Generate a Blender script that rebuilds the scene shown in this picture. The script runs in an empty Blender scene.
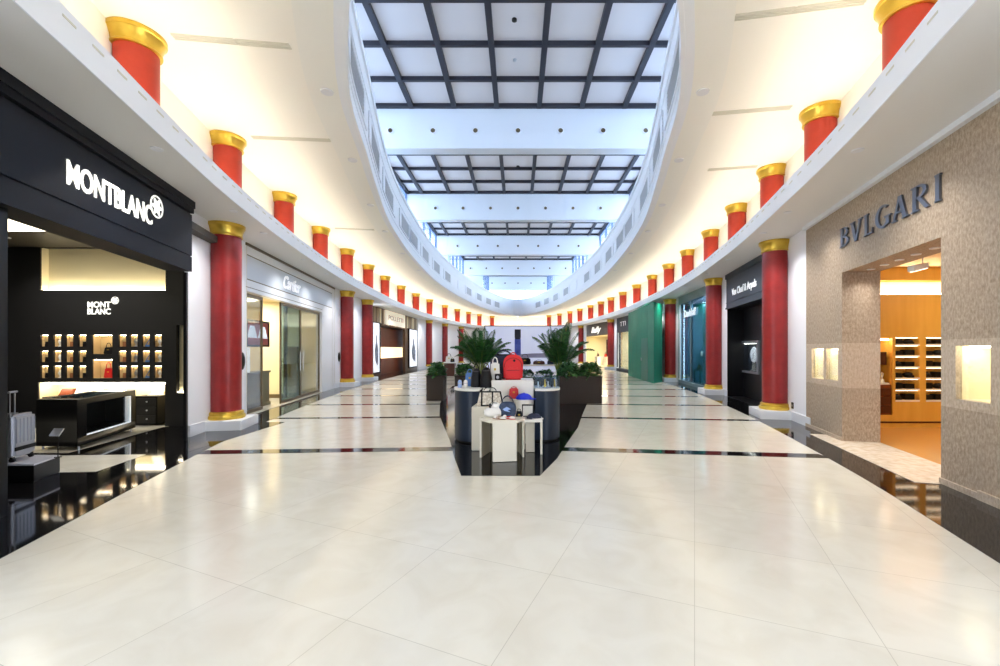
PW_OVAL, PW_SOF, WORLD, EXPO, COVE, PTRANS, REAR_GAP = 4, 15, 5.0, 0.45, 11.5, 0.028, 2.3     # lamp powers, sky, exposure, cove, panel translucency, height of the added rear opening
import bpy, bmesh, math, random
from mathutils import Vector, Matrix
random.seed(7)
PI = math.pi
SC = bpy.context.scene
COL = SC.collection
EYE, FOC, VX, VY = 1.55, 420.0, 518.0, 350.0       # eye height, focal length, vanishing point read off the photograph
ORD = ['first','second','third','fourth','fifth','sixth','seventh','eighth','ninth','tenth','eleventh','twelfth',
       'thirteenth','fourteenth','fifteenth','sixteenth','seventeenth','eighteenth','nineteenth','twentieth']

# ------------------------------------------------------------------ materials
def lin(c):
    c = c/255.0
    return c/12.92 if c <= 0.04045 else ((c+0.055)/1.055)**2.4
def rgb(c): return (lin(c[0]), lin(c[1]), lin(c[2]), 1.0)
MATS = {}
def mat(name, col, rough=0.5, metal=0.0, spec=0.5, vary=None, scale=8.0, bump=0.0, emit=0.0, ecol=None, coat=0.0):
    m = bpy.data.materials.new(name); m.use_nodes = True
    nt = m.node_tree; b = nt.nodes['Principled BSDF']
    b.inputs['Base Color'].default_value = rgb(col)
    b.inputs['Roughness'].default_value = rough
    b.inputs['Metallic'].default_value = metal
    b.inputs['Specular IOR Level'].default_value = spec
    if coat: b.inputs['Coat Weight'].default_value = coat; b.inputs['Coat Roughness'].default_value = 0.08
    if emit:
        b.inputs['Emission Color'].default_value = rgb(ecol or col); b.inputs['Emission Strength'].default_value = emit
    if vary or bump:
        tc = nt.nodes.new('ShaderNodeTexCoord'); nz = nt.nodes.new('ShaderNodeTexNoise')
        nz.inputs['Scale'].default_value = scale; nz.inputs['Detail'].default_value = 6
        nt.links.new(tc.outputs['Object'], nz.inputs['Vector'])
        if vary:
            r = nt.nodes.new('ShaderNodeValToRGB')
            r.color_ramp.elements[0].position = 0.35; r.color_ramp.elements[1].position = 0.65
            r.color_ramp.elements[0].color = rgb(vary); r.color_ramp.elements[1].color = rgb(col)
            nt.links.new(nz.outputs['Fac'], r.inputs['Fac']); nt.links.new(r.outputs['Color'], b.inputs['Base Color'])
        if bump:
            bp = nt.nodes.new('ShaderNodeBump'); bp.inputs['Strength'].default_value = bump; bp.inputs['Distance'].default_value = 0.02
            nt.links.new(nz.outputs['Fac'], bp.inputs['Height']); nt.links.new(bp.outputs['Normal'], b.inputs['Normal'])
    MATS[name] = m
    return m
def glass(name, tint=(245,250,252), refl=0.10):
    m = bpy.data.materials.new(name); m.use_nodes = True; nt = m.node_tree; nt.nodes.clear()
    out = nt.nodes.new('ShaderNodeOutputMaterial'); mx = nt.nodes.new('ShaderNodeMixShader')
    t = nt.nodes.new('ShaderNodeBsdfTransparent'); g = nt.nodes.new('ShaderNodeBsdfGlossy')
    t.inputs['Color'].default_value = rgb(tint); g.inputs['Roughness'].default_value = 0.02
    lw = nt.nodes.new('ShaderNodeLayerWeight'); lw.inputs['Blend'].default_value = 0.15
    mp = nt.nodes.new('ShaderNodeMath'); mp.operation = 'MULTIPLY_ADD'; mp.inputs[1].default_value = 0.5; mp.inputs[2].default_value = refl*0.4
    nt.links.new(lw.outputs['Fresnel'], mp.inputs[0]); nt.links.new(mp.outputs[0], mx.inputs['Fac'])
    nt.links.new(t.outputs[0], mx.inputs[1]); nt.links.new(g.outputs[0], mx.inputs[2]); nt.links.new(mx.outputs[0], out.inputs['Surface'])
    MATS[name] = m
    return m
def wood(name, c1, c2, scale=3.0, rough=0.4, axis='Z'):
    m = mat(name, c1, rough); nt = m.node_tree; b = nt.nodes['Principled BSDF']
    tc = nt.nodes.new('ShaderNodeTexCoord'); mp = nt.nodes.new('ShaderNodeMapping'); nz = nt.nodes.new('ShaderNodeTexNoise')
    mp.inputs['Scale'].default_value = (scale*4, scale*4, scale*.4) if axis == 'Z' else (scale*.4, scale*4, scale*4)
    nz.inputs['Scale'].default_value = 2.0; nz.inputs['Detail'].default_value = 5
    r = nt.nodes.new('ShaderNodeValToRGB'); r.color_ramp.elements[0].position = .3; r.color_ramp.elements[1].position = .7
    r.color_ramp.elements[0].color = rgb(c2); r.color_ramp.elements[1].color = rgb(c1)
    nt.links.new(tc.outputs['Object'], mp.inputs['Vector']); nt.links.new(mp.outputs['Vector'], nz.inputs['Vector'])
    nt.links.new(nz.outputs['Fac'], r.inputs['Fac']); nt.links.new(r.outputs['Color'], b.inputs['Base Color'])
    return m

white   = mat('white_plaster', (244,245,250), .55)
white2  = mat('white_paint_satin', (232,234,238), .35)
soffitm = mat('soffit_paint', (232,231,228), .6)
cream_c = mat('cream_ceiling', (250,248,240), .7)
cream_b = mat('cream_ceiling_band', (246,246,240), .7)
bluewht = mat('cool_white_paint', (240,244,250), .5)
redlow  = mat('red_lacquer', (158,36,34), .38, vary=(140,30,30), scale=5)
redup   = mat('vermilion_upper', (182,52,27), .45, vary=(172,47,24), scale=5)  # upper columns: brighter and more orange than the red of the lower ones
gold    = mat('gold_leaf', (222,190,84), .3, metal=.9, vary=(212,174,66), scale=5)
blackgr = mat('black_granite', (14,14,16), .06, spec=.6, vary=(22,21,22), scale=60)
blackla = mat('black_lacquer', (13,13,15), .38, spec=.3)
navy    = mat('midnight_navy_panel', (13,15,24), .5, spec=.22)
blackmt = mat('black_matt', (18,17,17), .6)
darkbar = mat('dark_grid_paint', (44,44,54), .5)
panelg  = mat('frosted_panel', (196,196,200), .4)
_t = panelg.node_tree; _tr = _t.nodes.new('ShaderNodeBsdfTranslucent'); _tr.inputs['Color'].default_value = (.90,.82,.76,1)
_mx = _t.nodes.new('ShaderNodeMixShader'); _mx.inputs['Fac'].default_value = PTRANS
_t.links.new(_t.nodes['Principled BSDF'].outputs[0], _mx.inputs[1]); _t.links.new(_tr.outputs[0], _mx.inputs[2]); _t.links.new(_mx.outputs[0], _t.nodes['Material Output'].inputs['Surface'])
vent_m  = mat('vent_grille_grey', (176,180,186), .5)
slotm   = mat('slot_grey', (214,212,198), .6)
litwh   = mat('lit_letter_white', (250,250,246), .4, emit=.6, ecol=(255,252,240))
whitele = mat('white_letter', (248,248,250), .4, emit=.3)
greylet = mat('brushed_steel_letter', (120,124,134), .3, metal=.9)
silver  = mat('brushed_silver', (190,192,198), .28, metal=.85)
steel_d = mat('dark_bronze_frame', (112,98,76), .3, metal=.7)
creamwl = mat('cream_wall_panel', (246,232,190), .6)
cove_e  = mat('cove_tube', (255,240,205), .5, emit=COVE, ecol=(255,246,226))
warm_e  = mat('warm_lamp', (255,236,190), .5, emit=22.0, ecol=(255,242,214))
shelf_e = mat('shelf_lamp', (255,240,210), .5, emit=5.0, ecol=(255,240,206))
soft_e  = mat('soft_light_panel', (255,248,225), .5, emit=2.2, ecol=(255,246,220))
lens_e  = mat('downlight_lens', (255,252,240), .4, emit=6.0, ecol=(255,250,236))
navyct  = mat('slate_navy_lacquer', (26,40,58), .4, spec=.4)
creamct = mat('cream_lacquer', (228,222,204), .35)
shadect = mat('shaded_inner_panel', (160,150,122), .5)  # recess between the table legs: its shade painted as a darker tone
whitect = mat('white_lacquer', (240,238,230), .3)
rednyl  = mat('red_nylon', (222,32,36), .55, bump=.2, scale=40)
redlea  = mat('red_leather', (200,34,32), .45)
bluecot = mat('cobalt_cotton', (24,50,205), .6)
navyfab = mat('navy_fabric', (22,28,52), .6, vary=(30,38,66), scale=20)
blackle = mat('black_leather', (14,13,15), .5, spec=.3)
monogr  = mat('printed_canvas', (228,222,208), .55, vary=(176,160,140), scale=38)
whitefb = mat('white_leather', (236,233,226), .45)
denim   = mat('slate_blue_leather', (54,74,104), .45, vary=(30,44,70), scale=14)
pouchb  = mat('sky_blue_leather', (84,132,200), .45)
lilac   = mat('pale_blue_case', (150,176,224), .4)
tanle   = mat('tan_leather', (150,98,62), .5)
leafd   = mat('leaf_dark_green', (40,92,40), .45, vary=(24,64,28), scale=6)
leafm   = mat('leaf_mid_green', (70,128,60), .45, vary=(36,88,38), scale=6)
leafy   = mat('palm_stem_green', (132,150,60), .5)
planterm= mat('brown_rattan', (62,50,42), .55, vary=(42,34,30), scale=60, bump=.5)
soilm   = mat('dark_soil', (40,32,26), .9)
skyadv  = mat('board_glow_lavender', (200,204,226), .4, vary=(214,217,236), scale=.5, emit=.34, ecol=(200,204,226))  # glow put into the print to lift the board's brightness
bluebot = mat('board_print_blue', (52,70,170), .35, vary=(90,110,200), scale=3)
darkbot = mat('board_print_black', (24,26,38), .4)
green_h = mat('green_hoarding', (6,128,98), .5, spec=.3, vary=(8,120,92), scale=2)
pinkad  = mat('poster_print_pink', (232,196,200), .4, vary=(150,176,220), scale=3.2)
whiteposter = mat('glowing_white', (242,244,250), .4, emit=.5)  # glow put into bust, panels and pictures too, none of them lamps
greyprint = mat('poster_print_grey', (150,156,170), .5, vary=(80,84,100), scale=5)
mirrorm = mat('mirror_silver', (232,234,236), .03, metal=1.0)
amber   = wood('honey_wood_panel', (232,182,84), (222,168,70), 1.0, .45)
amberfl = mat('honey_wood_floor', (206,150,84), .18)
brownwd = wood('brown_wood', (130,62,30), (104,46,22), 1.2, .35)
darkwd  = wood('dark_brown_wood', (84,40,24), (66,30,18), 1.2, .35)
bronze1 = mat('bronze_slat', (170,146,112), .35, metal=.4)
bronze2 = mat('brown_slat', (104,80,58), .4, metal=.3)
slate   = mat('slate_grey_panel', (58,64,74), .5, spec=.3)
bluegls = mat('blue_grey_wall', (96,128,150), .5)
lightst = mat('threshold_marble', (226,214,196), .25, vary=(206,190,168), scale=10)
clearg  = glass('clear_shop_glass')
skyg    = glass('clerestory_glass', (235,246,255), .06)
filterg   = glass('light_filter_glass', (138,150,158), .1)
tealg   = glass('teal_shop_glass', (206,228,236), .14)

def stone(name, c1, c2, c3):
    m = mat(name, c1, .6); nt = m.node_tree; b = nt.nodes['Principled BSDF']
    tc = nt.nodes.new('ShaderNodeTexCoord'); n1 = nt.nodes.new('ShaderNodeTexNoise'); n2 = nt.nodes.new('ShaderNodeTexNoise')
    n1.inputs['Scale'].default_value = 38; n1.inputs['Detail'].default_value = 8; n1.inputs['Roughness'].default_value = .7
    n2.inputs['Scale'].default_value = 1.3; n2.inputs['Detail'].default_value = 3
    r = nt.nodes.new('ShaderNodeValToRGB')
    r.color_ramp.elements[0].position = .36; r.color_ramp.elements[0].color = rgb(c2)
    r.color_ramp.elements[1].position = .62; r.color_ramp.elements[1].color = rgb(c1)
    mx = nt.nodes.new('ShaderNodeMix'); mx.data_type = 'RGBA'; mx.inputs['B'].default_value = rgb(c3)
    mr = nt.nodes.new('ShaderNodeMapRange'); mr.inputs['From Min'].default_value = .4; mr.inputs['From Max'].default_value = .75
    mr.inputs['To Max'].default_value = .5
    mp = nt.nodes.new('ShaderNodeMapping'); mp.inputs['Scale'].default_value = (1, 1, .45); nt.links.new(tc.outputs['Object'], mp.inputs['Vector'])
    for n in (n1, n2): nt.links.new(mp.outputs['Vector'], n.inputs['Vector'])
    nt.links.new(n1.outputs['Fac'], r.inputs['Fac']); nt.links.new(n2.outputs['Fac'], mr.inputs['Value'])
    nt.links.new(r.outputs['Color'], mx.inputs['A']); nt.links.new(mr.outputs['Result'], mx.inputs['Factor'])
    nt.links.new(mx.outputs['Result'], b.inputs['Base Color'])
    bp = nt.nodes.new('ShaderNodeBump'); bp.inputs['Strength'].default_value = .25; bp.inputs['Distance'].default_value = .01
    nt.links.new(n1.outputs['Fac'], bp.inputs['Height']); nt.links.new(bp.outputs['Normal'], b.inputs['Normal'])
    return m
travert = stone('travertine_stone', (190,172,150), (140,120,98), (164,150,132))
travlit = stone('travertine_pale', (206,190,168), (168,148,126), (184,168,150))

def floor_mat():
    m = mat('cream_marble_floor', (232,228,214), .16, spec=.5); nt = m.node_tree; b = nt.nodes['Principled BSDF']
    tc = nt.nodes.new('ShaderNodeTexCoord'); mp = nt.nodes.new('ShaderNodeMapping')
    mp.inputs['Rotation'].default_value = (0, 0, math.radians(22.8))
    br = nt.nodes.new('ShaderNodeTexBrick'); br.offset = 0.0
    br.inputs['Scale'].default_value = 1.0; br.inputs['Brick Width'].default_value = .92; br.inputs['Row Height'].default_value = .92
    br.inputs['Mortar Size'].default_value = .0022; br.inputs['Mortar Smooth'].default_value = .2
    br.inputs['Color1'].default_value = rgb((221,217,203)); br.inputs['Color2'].default_value = rgb((218,214,201)); br.inputs['Mortar'].default_value = rgb((190,185,170))
    nz = nt.nodes.new('ShaderNodeTexNoise'); nz.inputs['Scale'].default_value = 2.5; nz.inputs['Detail'].default_value = 8; nz.inputs['Distortion'].default_value = 1.2
    r = nt.nodes.new('ShaderNodeValToRGB'); r.color_ramp.elements[0].position = .3; r.color_ramp.elements[1].position = .6
    r.color_ramp.elements[0].color = (.93,.915,.89,1); r.color_ramp.elements[1].color = (1,1,1,1)
    mx = nt.nodes.new('ShaderNodeMix'); mx.data_type = 'RGBA'; mx.blend_type = 'MULTIPLY'; mx.inputs['Factor'].default_value = 1
    nt.links.new(tc.outputs['Object'], mp.inputs['Vector']); nt.links.new(mp.outputs['Vector'], br.inputs['Vector'])
    nt.links.new(tc.outputs['Object'], nz.inputs['Vector']); nt.links.new(nz.outputs['Fac'], r.inputs['Fac'])
    nt.links.new(br.outputs['Color'], mx.inputs['A']); nt.links.new(r.outputs['Color'], mx.inputs['B'])
    nt.links.new(mx.outputs['Result'], b.inputs['Base Color'])
    return m
floorm = floor_mat()

# ------------------------------------------------------------------ mesh builder
class MB:
    def __init__(s): s.v = []; s.f = []; s.m = []
    def add(s, vs, fs, m=0):
        o = len(s.v); s.v += [tuple(p) for p in vs]
        for f in fs: s.f.append([i+o for i in f]); s.m.append(m)
        return s
    def hexa(s, p, m=0):          # 8 points: bottom four, top four
        return s.add(p, [(3,2,1,0),(4,5,6,7),(0,1,5,4),(1,2,6,5),(2,3,7,6),(3,0,4,7)], m)
    def box(s, x0, x1, y0, y1, z0, z1, m=0):
        return s.hexa([(x0,y0,z0),(x1,y0,z0),(x1,y1,z0),(x0,y1,z0),(x0,y0,z1),(x1,y0,z1),(x1,y1,z1),(x0,y1,z1)], m)
    def rbox(s, cx, cy, z0, z1, w, d, a=0, m=0):
        c, n = math.cos(a), math.sin(a)
        q = [(-w/2,-d/2),(w/2,-d/2),(w/2,d/2),(-w/2,d/2)]
        q = [(cx+x*c-y*n, cy+x*n+y*c) for x, y in q]
        return s.hexa([(x,y,z0) for x,y in q]+[(x,y,z1) for x,y in q], m)
    def slab(s, a, b, t, z0, z1, m=0):   # upright board between plan points a and b
        dx, dy = b[0]-a[0], b[1]-a[1]; L = math.hypot(dx, dy); nx, ny = -dy/L*t/2, dx/L*t/2
        q = [(a[0]-nx,a[1]-ny),(b[0]-nx,b[1]-ny),(b[0]+nx,b[1]+ny),(a[0]+nx,a[1]+ny)]
        return s.hexa([(x,y,z0) for x,y in q]+[(x,y,z1) for x,y in q], m)
    def prism(s, poly, z0, z1, m=0):
        n = len(poly)
        return s.add([(x,y,z0) for x,y in poly]+[(x,y,z1) for x,y in poly],
              [list(range(n))[::-1], [n+i for i in range(n)]]+[(i,(i+1)%n,n+(i+1)%n,n+i) for i in range(n)], m)
    def plate(s, poly, y0, y1, m=0):     # polygon in x,z pushed along y
        n = len(poly)
        return s.add([(x,y0,z) for x,z in poly]+[(x,y1,z) for x,z in poly],
              [list(range(n)), [n+i for i in range(n)][::-1]]+[((i+1)%n,i,n+i,n+(i+1)%n) for i in range(n)], m)
    def lathe(s, prof, cx=0, cy=0, n=32, m=0):
        vs = []; fs = []; k = len(prof)
        for i in range(n):
            a = 2*PI*i/n
            for r, z in prof: vs.append((cx+r*math.cos(a), cy+r*math.sin(a), z))
        for i in range(n):
            j = (i+1) % n
            for q in range(k-1): fs.append((i*k+q, j*k+q, j*k+q+1, i*k+q+1))
        fs.append([i*k for i in range(n)][::-1]); fs.append([i*k+k-1 for i in range(n)])
        return s.add(vs, fs, m)
    def tube(s, pts, r, n=8, m=0):
        pts = [Vector(p) for p in pts]; vs = []; fs = []
        rs = r if isinstance(r, (list, tuple)) else [r]*len(pts)
        for i, p in enumerate(pts):
            t = (pts[min(i+1,len(pts)-1)]-pts[max(i-1,0)]).normalized()
            up = Vector((0,0,1)) if abs(t.z) < .9 else Vector((1,0,0))
            a = t.cross(up).normalized(); b = t.cross(a)
            for k in range(n):
                w = 2*PI*k/n; vs.append(p+(a*math.cos(w)+b*math.sin(w))*rs[i])
        for i in range(len(pts)-1):
            for k in range(n):
                q = (k+1) % n; fs.append((i*n+k, i*n+q, (i+1)*n+q, (i+1)*n+k))
        fs.append(list(range(n))); fs.append([(len(pts)-1)*n+k for k in range(n)][::-1])
        return s.add(vs, fs, m)
    def ell(s, c, r, nu=16, nv=10, m=0, e=1.0, z0=-1.0):   # (super)ellipsoid, cut flat at z0
        def sp(x): return math.copysign(abs(x)**e, x)
        prof = []
        for j in range(nv+1):
            ph = -PI/2+PI*j/nv; prof.append((sp(math.cos(ph)), max(sp(math.sin(ph)), z0)))
        vs = []; fs = []
        for i in range(nu):
            a = 2*PI*i/nu
            for rr, zz in prof: vs.append((c[0]+r[0]*rr*sp(math.cos(a)), c[1]+r[1]*rr*sp(math.sin(a)), c[2]+r[2]*zz))
        k = nv+1
        for i in range(nu):
            j = (i+1) % nu
            for q in range(nv): fs.append((i*k+q, j*k+q, j*k+q+1, i*k+q+1))
        return s.add(vs, fs, m)
    def mesh(s, name, mats, o=(0,0,0), smooth=0, bevel=0):
        me = bpy.data.meshes.new(name)
        me.from_pydata([(x-o[0], y-o[1], z-o[2]) for x, y, z in s.v], [], s.f)
        for mt in (mats if isinstance(mats, (list, tuple)) else [mats]): me.materials.append(mt)
        for p, mi in zip(me.polygons, s.m): p.material_index = mi
        bm = bmesh.new(); bm.from_mesh(me)
        bmesh.ops.remove_doubles(bm, verts=bm.verts, dist=1e-6)
        bmesh.ops.recalc_face_normals(bm, faces=bm.faces)
        if bevel:
            es = [e for e in bm.edges if len(e.link_faces) == 2 and e.calc_face_angle(0) > .6]
            bmesh.ops.bevel(bm, geom=es, offset=bevel, segments=2, affect='EDGES', clamp_overlap=True)
        bm.to_mesh(me); bm.free()
        if smooth or bevel:
            me.shade_smooth(); me.set_sharp_from_angle(angle=smooth or .6)
        return me

class Frame:      # a shop front's own axes: x along the wall, y away from the hall, z up
    def __init__(s, a=(0,0), b=(1,0)):
        s.o = a; s.L = math.hypot(b[0]-a[0], b[1]-a[1]); s.ux = ((b[0]-a[0])/s.L, (b[1]-a[1])/s.L)
        s.uy = (-s.ux[1], s.ux[0]); s.ang = math.atan2(s.ux[1], s.ux[0])
    def pt(s, u, y, z=0): return (s.o[0]+u*s.ux[0]+y*s.uy[0], s.o[1]+u*s.ux[1]+y*s.uy[1], z)
    def loc(s, X, d): return ((X-s.o[0])*s.ux[0]+(d-s.o[1])*s.ux[1], (X-s.o[0])*s.uy[0]+(d-s.o[1])*s.uy[1])
    def hit(s, px, y=0):          # where a sight line meets the plane at depth y: (u, distance)
        k = (px-VX)/FOC; ox, oy = s.o[0]+y*s.uy[0], s.o[1]+y*s.uy[1]
        u = (k*oy-ox)/(s.ux[0]-k*s.ux[1]); return u, oy+u*s.ux[1]
    def u(s, px, y=0): return s.hit(px, y)[0]
    def z(s, px, py, y=0): return EYE+(VY-py)*s.hit(px, y)[1]/FOC
W0 = Frame()
ORG = {}
def tagit(o, label, cat, group=None, kind=None):
    if label: o['label'] = label
    if cat: o['category'] = cat
    if group: o['group'] = group
    if kind: o['kind'] = kind
    return o
def thing(name, label, cat, o=(0,0,0), fr=W0, group=None):
    e = bpy.data.objects.new(name, None); COL.objects.link(e); e.empty_display_size = .1
    e.location = fr.pt(*o); e.rotation_euler = (0,0,fr.ang); ORG[e.name] = o
    return tagit(e, label, cat, group, 'thing')
def part(root, name, mb, mats, smooth=0, bevel=0, label=None, sub=None):
    base = root if sub is None else sub
    top = root
    ob = bpy.data.objects.new(name, mb.mesh(name, mats, ORG[top.name], smooth, bevel)); COL.objects.link(ob)
    ob.parent = base
    if label: ob['label'] = label
    return ob
def single(name, mb, mats, label, cat, o=(0,0,0), fr=W0, group=None, smooth=0, bevel=0, kind='thing'):
    ob = bpy.data.objects.new(name, mb.mesh(name, mats, o, smooth, bevel)); COL.objects.link(ob)
    ob.location = fr.pt(*o); ob.rotation_euler = (0,0,fr.ang)
    return tagit(ob, label, cat, group, kind)
def struct(name, mb, mats, label=None, cat=None, fr=W0, smooth=0, parent=None):
    ob = bpy.data.objects.new(name, mb.mesh(name, mats, (0,0,0), smooth)); COL.objects.link(ob)
    if parent: ob.parent = parent; return ob
    ob.location = (fr.o[0], fr.o[1], 0); ob.rotation_euler = (0,0,fr.ang)
    ORG[ob.name] = (0,0,0)
    return tagit(ob, label, cat, None, 'structure')
def text(name, s, h, mt, root, o, ext=.02, width=None, shear=0, fat=0.0, align='CENTER', space=1.0):
    cu = bpy.data.curves.new(name, 'FONT'); cu.body = s; cu.size = h; cu.extrude = ext/2; cu.align_x = align; cu.align_y = 'CENTER'
    cu.shear = shear; cu.offset = fat; cu.space_character = space; cu.resolution_u = 4
    cu.materials.append(mt)
    ob = bpy.data.objects.new(name, cu); COL.objects.link(ob); ob.parent = root
    r = ORG[root.name]; ob.location = (o[0]-r[0], o[1]-r[1], o[2]-r[2]); ob.rotation_euler = (PI/2,0,0)
    if width:
        bpy.context.view_layer.update(); w = ob.dimensions.x
        if w > 0: ob.scale = (width/w, 1, 1)
    bpy.context.view_layer.update()
    me = bpy.data.meshes.new_from_object(ob.evaluated_get(bpy.context.evaluated_depsgraph_get())); me.name = name
    me.materials.clear(); me.materials.append(mt)
    nb = bpy.data.objects.new(name+'_', me); COL.objects.link(nb); nb.parent = root
    nb.location, nb.rotation_euler, nb.scale = ob.location.copy(), ob.rotation_euler.copy(), ob.scale.copy()
    bpy.data.objects.remove(ob); bpy.data.curves.remove(cu); nb.name = name
    return nb
def copy_tree(o, parent=None):
    c = o.copy(); COL.objects.link(c)
    if parent: c.parent = parent
    for ch in list(o.children): copy_tree(ch, c)
    return c

# ------------------------------------------------------------------ plan of the hall
def catmull(P, step=.4):
    out = []; P = [Vector(p) for p in P]
    Q = [P[0]*2-P[1]]+P+[P[-1]*2-P[-2]]
    for i in range(1, len(Q)-2):
        a, b, c, d = Q[i-1], Q[i], Q[i+1], Q[i+2]; n = max(2, int((c-b).length/step))
        for k in range(n):
            t = k/n
            out.append(.5*((2*b)+(c-a)*t+(2*a-5*b+4*c-d)*t*t+(3*b-a-3*c+d)*t**3))
    out.append(P[-1]); return out
FAR = [(31,7.02),(35,6.79),(39,6.37),(43,5.75),(47,4.83),(50,3.83),(52,2.83),(53.4,1.75),(54.1,.85),(54.3,0)]
LT = [(-2.5,2.02),(0,2.75),(3,3.6),(5.5,4.34),(7,4.76),(9.5,5.31),(12.2,5.80),(15.8,6.33),(19.1,6.65),(23,6.92),(27,7.06)]
RT = [(-2.5,1.35),(0,2.28),(3,3.27),(5.5,4.09),(9.5,5.13),(12,5.65),(14.8,6.15),(19,6.65),(23,6.92),(27,7.06)]
class Curve:
    def __init__(s, P, out):
        s.p = catmull(P); s.n = []
        for i, p in enumerate(s.p):
            t = (s.p[min(i+1,len(s.p)-1)]-s.p[max(i-1,0)]).normalized()
            n = Vector((-t.y, t.x)) if out < 0 else Vector((t.y, -t.x))
            s.n.append(n)
        s.n[-1] = Vector((0,1)); s.N = len(s.p)
    def at(s, i, off):
        i = max(0, min(i, s.N-1.001)); k = int(i); f = i-k
        return (s.p[k]+s.n[k]*off)*(1-f)+(s.p[k+1]+s.n[k+1]*off)*f
    def find(s, off, fn):          # first index where fn(point) changes sign
        prev = None
        for i in range(s.N*4):
            q = fn(s.at(i/4, off))
            if prev is not None and (q > 0) != (prev > 0): return (i-.5)/4
            prev = q
        return s.N-1.01
    def atd(s, off, d): return s.find(off, lambda p: p.y-d)
    def atpx(s, off, px):
        k = (px-VX)/FOC
        for i in range(0, s.N*8):
            p = s.at(i/8, off)
            if p.y > 1 and abs(p.x/p.y) < abs(k): return i/8
    def frame_at(s, i, off):
        a, b = s.at(max(i-.5,0), off), s.at(i+.5, off); return s.at(i, off), math.atan2(b.y-a.y, b.x-a.x)
CL = Curve([(-x, d) for d, x in LT+FAR], -1)
CR = Curve([(x, d) for d, x in RT+FAR], 1)
SIDE = {'left': CL, 'right': CR}
def sweep(cv, prof, i0=0, i1=None, closed=True, mb=None, m=0, step=1.0):
    mb = mb or MB(); i1 = cv.N-1.001 if i1 is None else i1
    n = max(1, int(round((i1-i0)/step))); k = len(prof); vs = []; fs = []
    for j in range(n+1):
        i = i0+(i1-i0)*j/n
        for off, z in prof:
            p = cv.at(i, off); vs.append((p.x, p.y, z))
    for j in range(n):
        for q in range(k if closed else k-1):
            r = (q+1) % k; fs.append((j*k+q, j*k+r, (j+1)*k+r, (j+1)*k+q))
    if closed: fs.append(list(range(k))); fs.append([n*k+q for q in range(k)][::-1])
    return mb.add(vs, fs, m)
WOFF, COFF, ZS, ZL, ZC = .95, .74, 4.05, 4.36, 5.82   # wall and column setback, soffit, ledge lip, upper ceiling
EH = [(2.7,0),(2.95,.7),(3.6,1.25),(5.28,2.1),(7.2,2.85),(9.3,3.32),(11,3.7),(13.6,4.22),(16,4.55),(19,4.82),(23,5.03),(27,5.08),
      (32,4.85),(36,4.48),(40.5,3.92),(44,3.3),(48,2.4),(50.5,1.6),(52,.8),(52.5,0)]
EH = [(d*.97, x*.97) for d, x in EH]
EL = catmull([(-x-.05, d) for d, x in EH]); ER = catmull([(x-.05, d) for d, x in EH])
def hole_wall(mb, u0, u1, z0, z1, y0, y1, holes, m=0):
    us = sorted({u0,u1}|{h[0] for h in holes}|{h[1] for h in holes}); zs = sorted({z0,z1}|{h[2] for h in holes}|{h[3] for h in holes})
    us = [u for u in us if u0 <= u <= u1]; zs = [z for z in zs if z0 <= z <= z1]
    solid = {}
    for i in range(len(us)-1):
        for j in range(len(zs)-1):
            cu, cz = (us[i]+us[i+1])/2, (zs[j]+zs[j+1])/2
            solid[i,j] = not any(h[0] < cu < h[1] and h[2] < cz < h[3] for h in holes)
    def S(i, j): return solid.get((i,j), False)
    for (i,j), ok in solid.items():
        if not ok: continue
        a, b, c, d = us[i], us[i+1], zs[j], zs[j+1]
        mb.add([(a,y0,c),(b,y0,c),(b,y0,d),(a,y0,d)], [(0,1,2,3)], m); mb.add([(a,y1,c),(b,y1,c),(b,y1,d),(a,y1,d)], [(3,2,1,0)], m)
        if not S(i-1,j): mb.add([(a,y0,c),(a,y0,d),(a,y1,d),(a,y1,c)], [(0,1,2,3)], m)
        if not S(i+1,j): mb.add([(b,y0,c),(b,y1,c),(b,y1,d),(b,y0,d)], [(0,1,2,3)], m)
        if not S(i,j-1): mb.add([(a,y0,c),(a,y1,c),(b,y1,c),(b,y0,c)], [(0,1,2,3)], m)
        if not S(i,j+1): mb.add([(a,y0,d),(b,y0,d),(b,y1,d),(a,y1,d)], [(0,1,2,3)], m)
    return mb
def shell(mb, u0, u1, y0, y1, z0, z1, t=.08, m=0, floor=True):   # box room open towards the hall
    mb.box(u0-t,u0,y0,y1+t,z0,z1+t,m); mb.box(u1,u1+t,y0,y1+t,z0,z1+t,m); mb.box(u0,u1,y1,y1+t,z0,z1+t,m); mb.box(u0,u1,y0,y1,z1,z1+t,m)
    return mb
def area(name, p, size, power, col=(1,.965,.93), rot=(0,0,0), sy=None, spread=None):
    l = bpy.data.lights.new(name, 'AREA'); l.energy = power; l.color = col
    if sy: l.shape = 'RECTANGLE'; l.size = size; l.size_y = sy
    else: l.shape = 'DISK'; l.size = size
    if spread: l.spread = spread
    o = bpy.data.objects.new(name, l); COL.objects.link(o); o.location = p; o.rotation_euler = rot
    return o
# ------------------------------------------------------------------ floor and hall shell
mb = MB(); mb.box(-9.5, 9.5, -3, 58, -.1, 0)
struct('floor', mb, floorm, 'large pale cream marble floor of the mall hall', 'floor')
def ribbon(cv, o0, o1, z, i0=0, i1=None): return sweep(cv, [(o0,-.05),(o1,-.05),(o1,z),(o0,z)], i0, i1)
for s, cv in SIDE.items():
    struct('trim_floor_border_'+s, ribbon(cv, .2, 2.3, .004), blackgr, f'polished black granite border along the {s} shopfronts', 'floor border')
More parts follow.
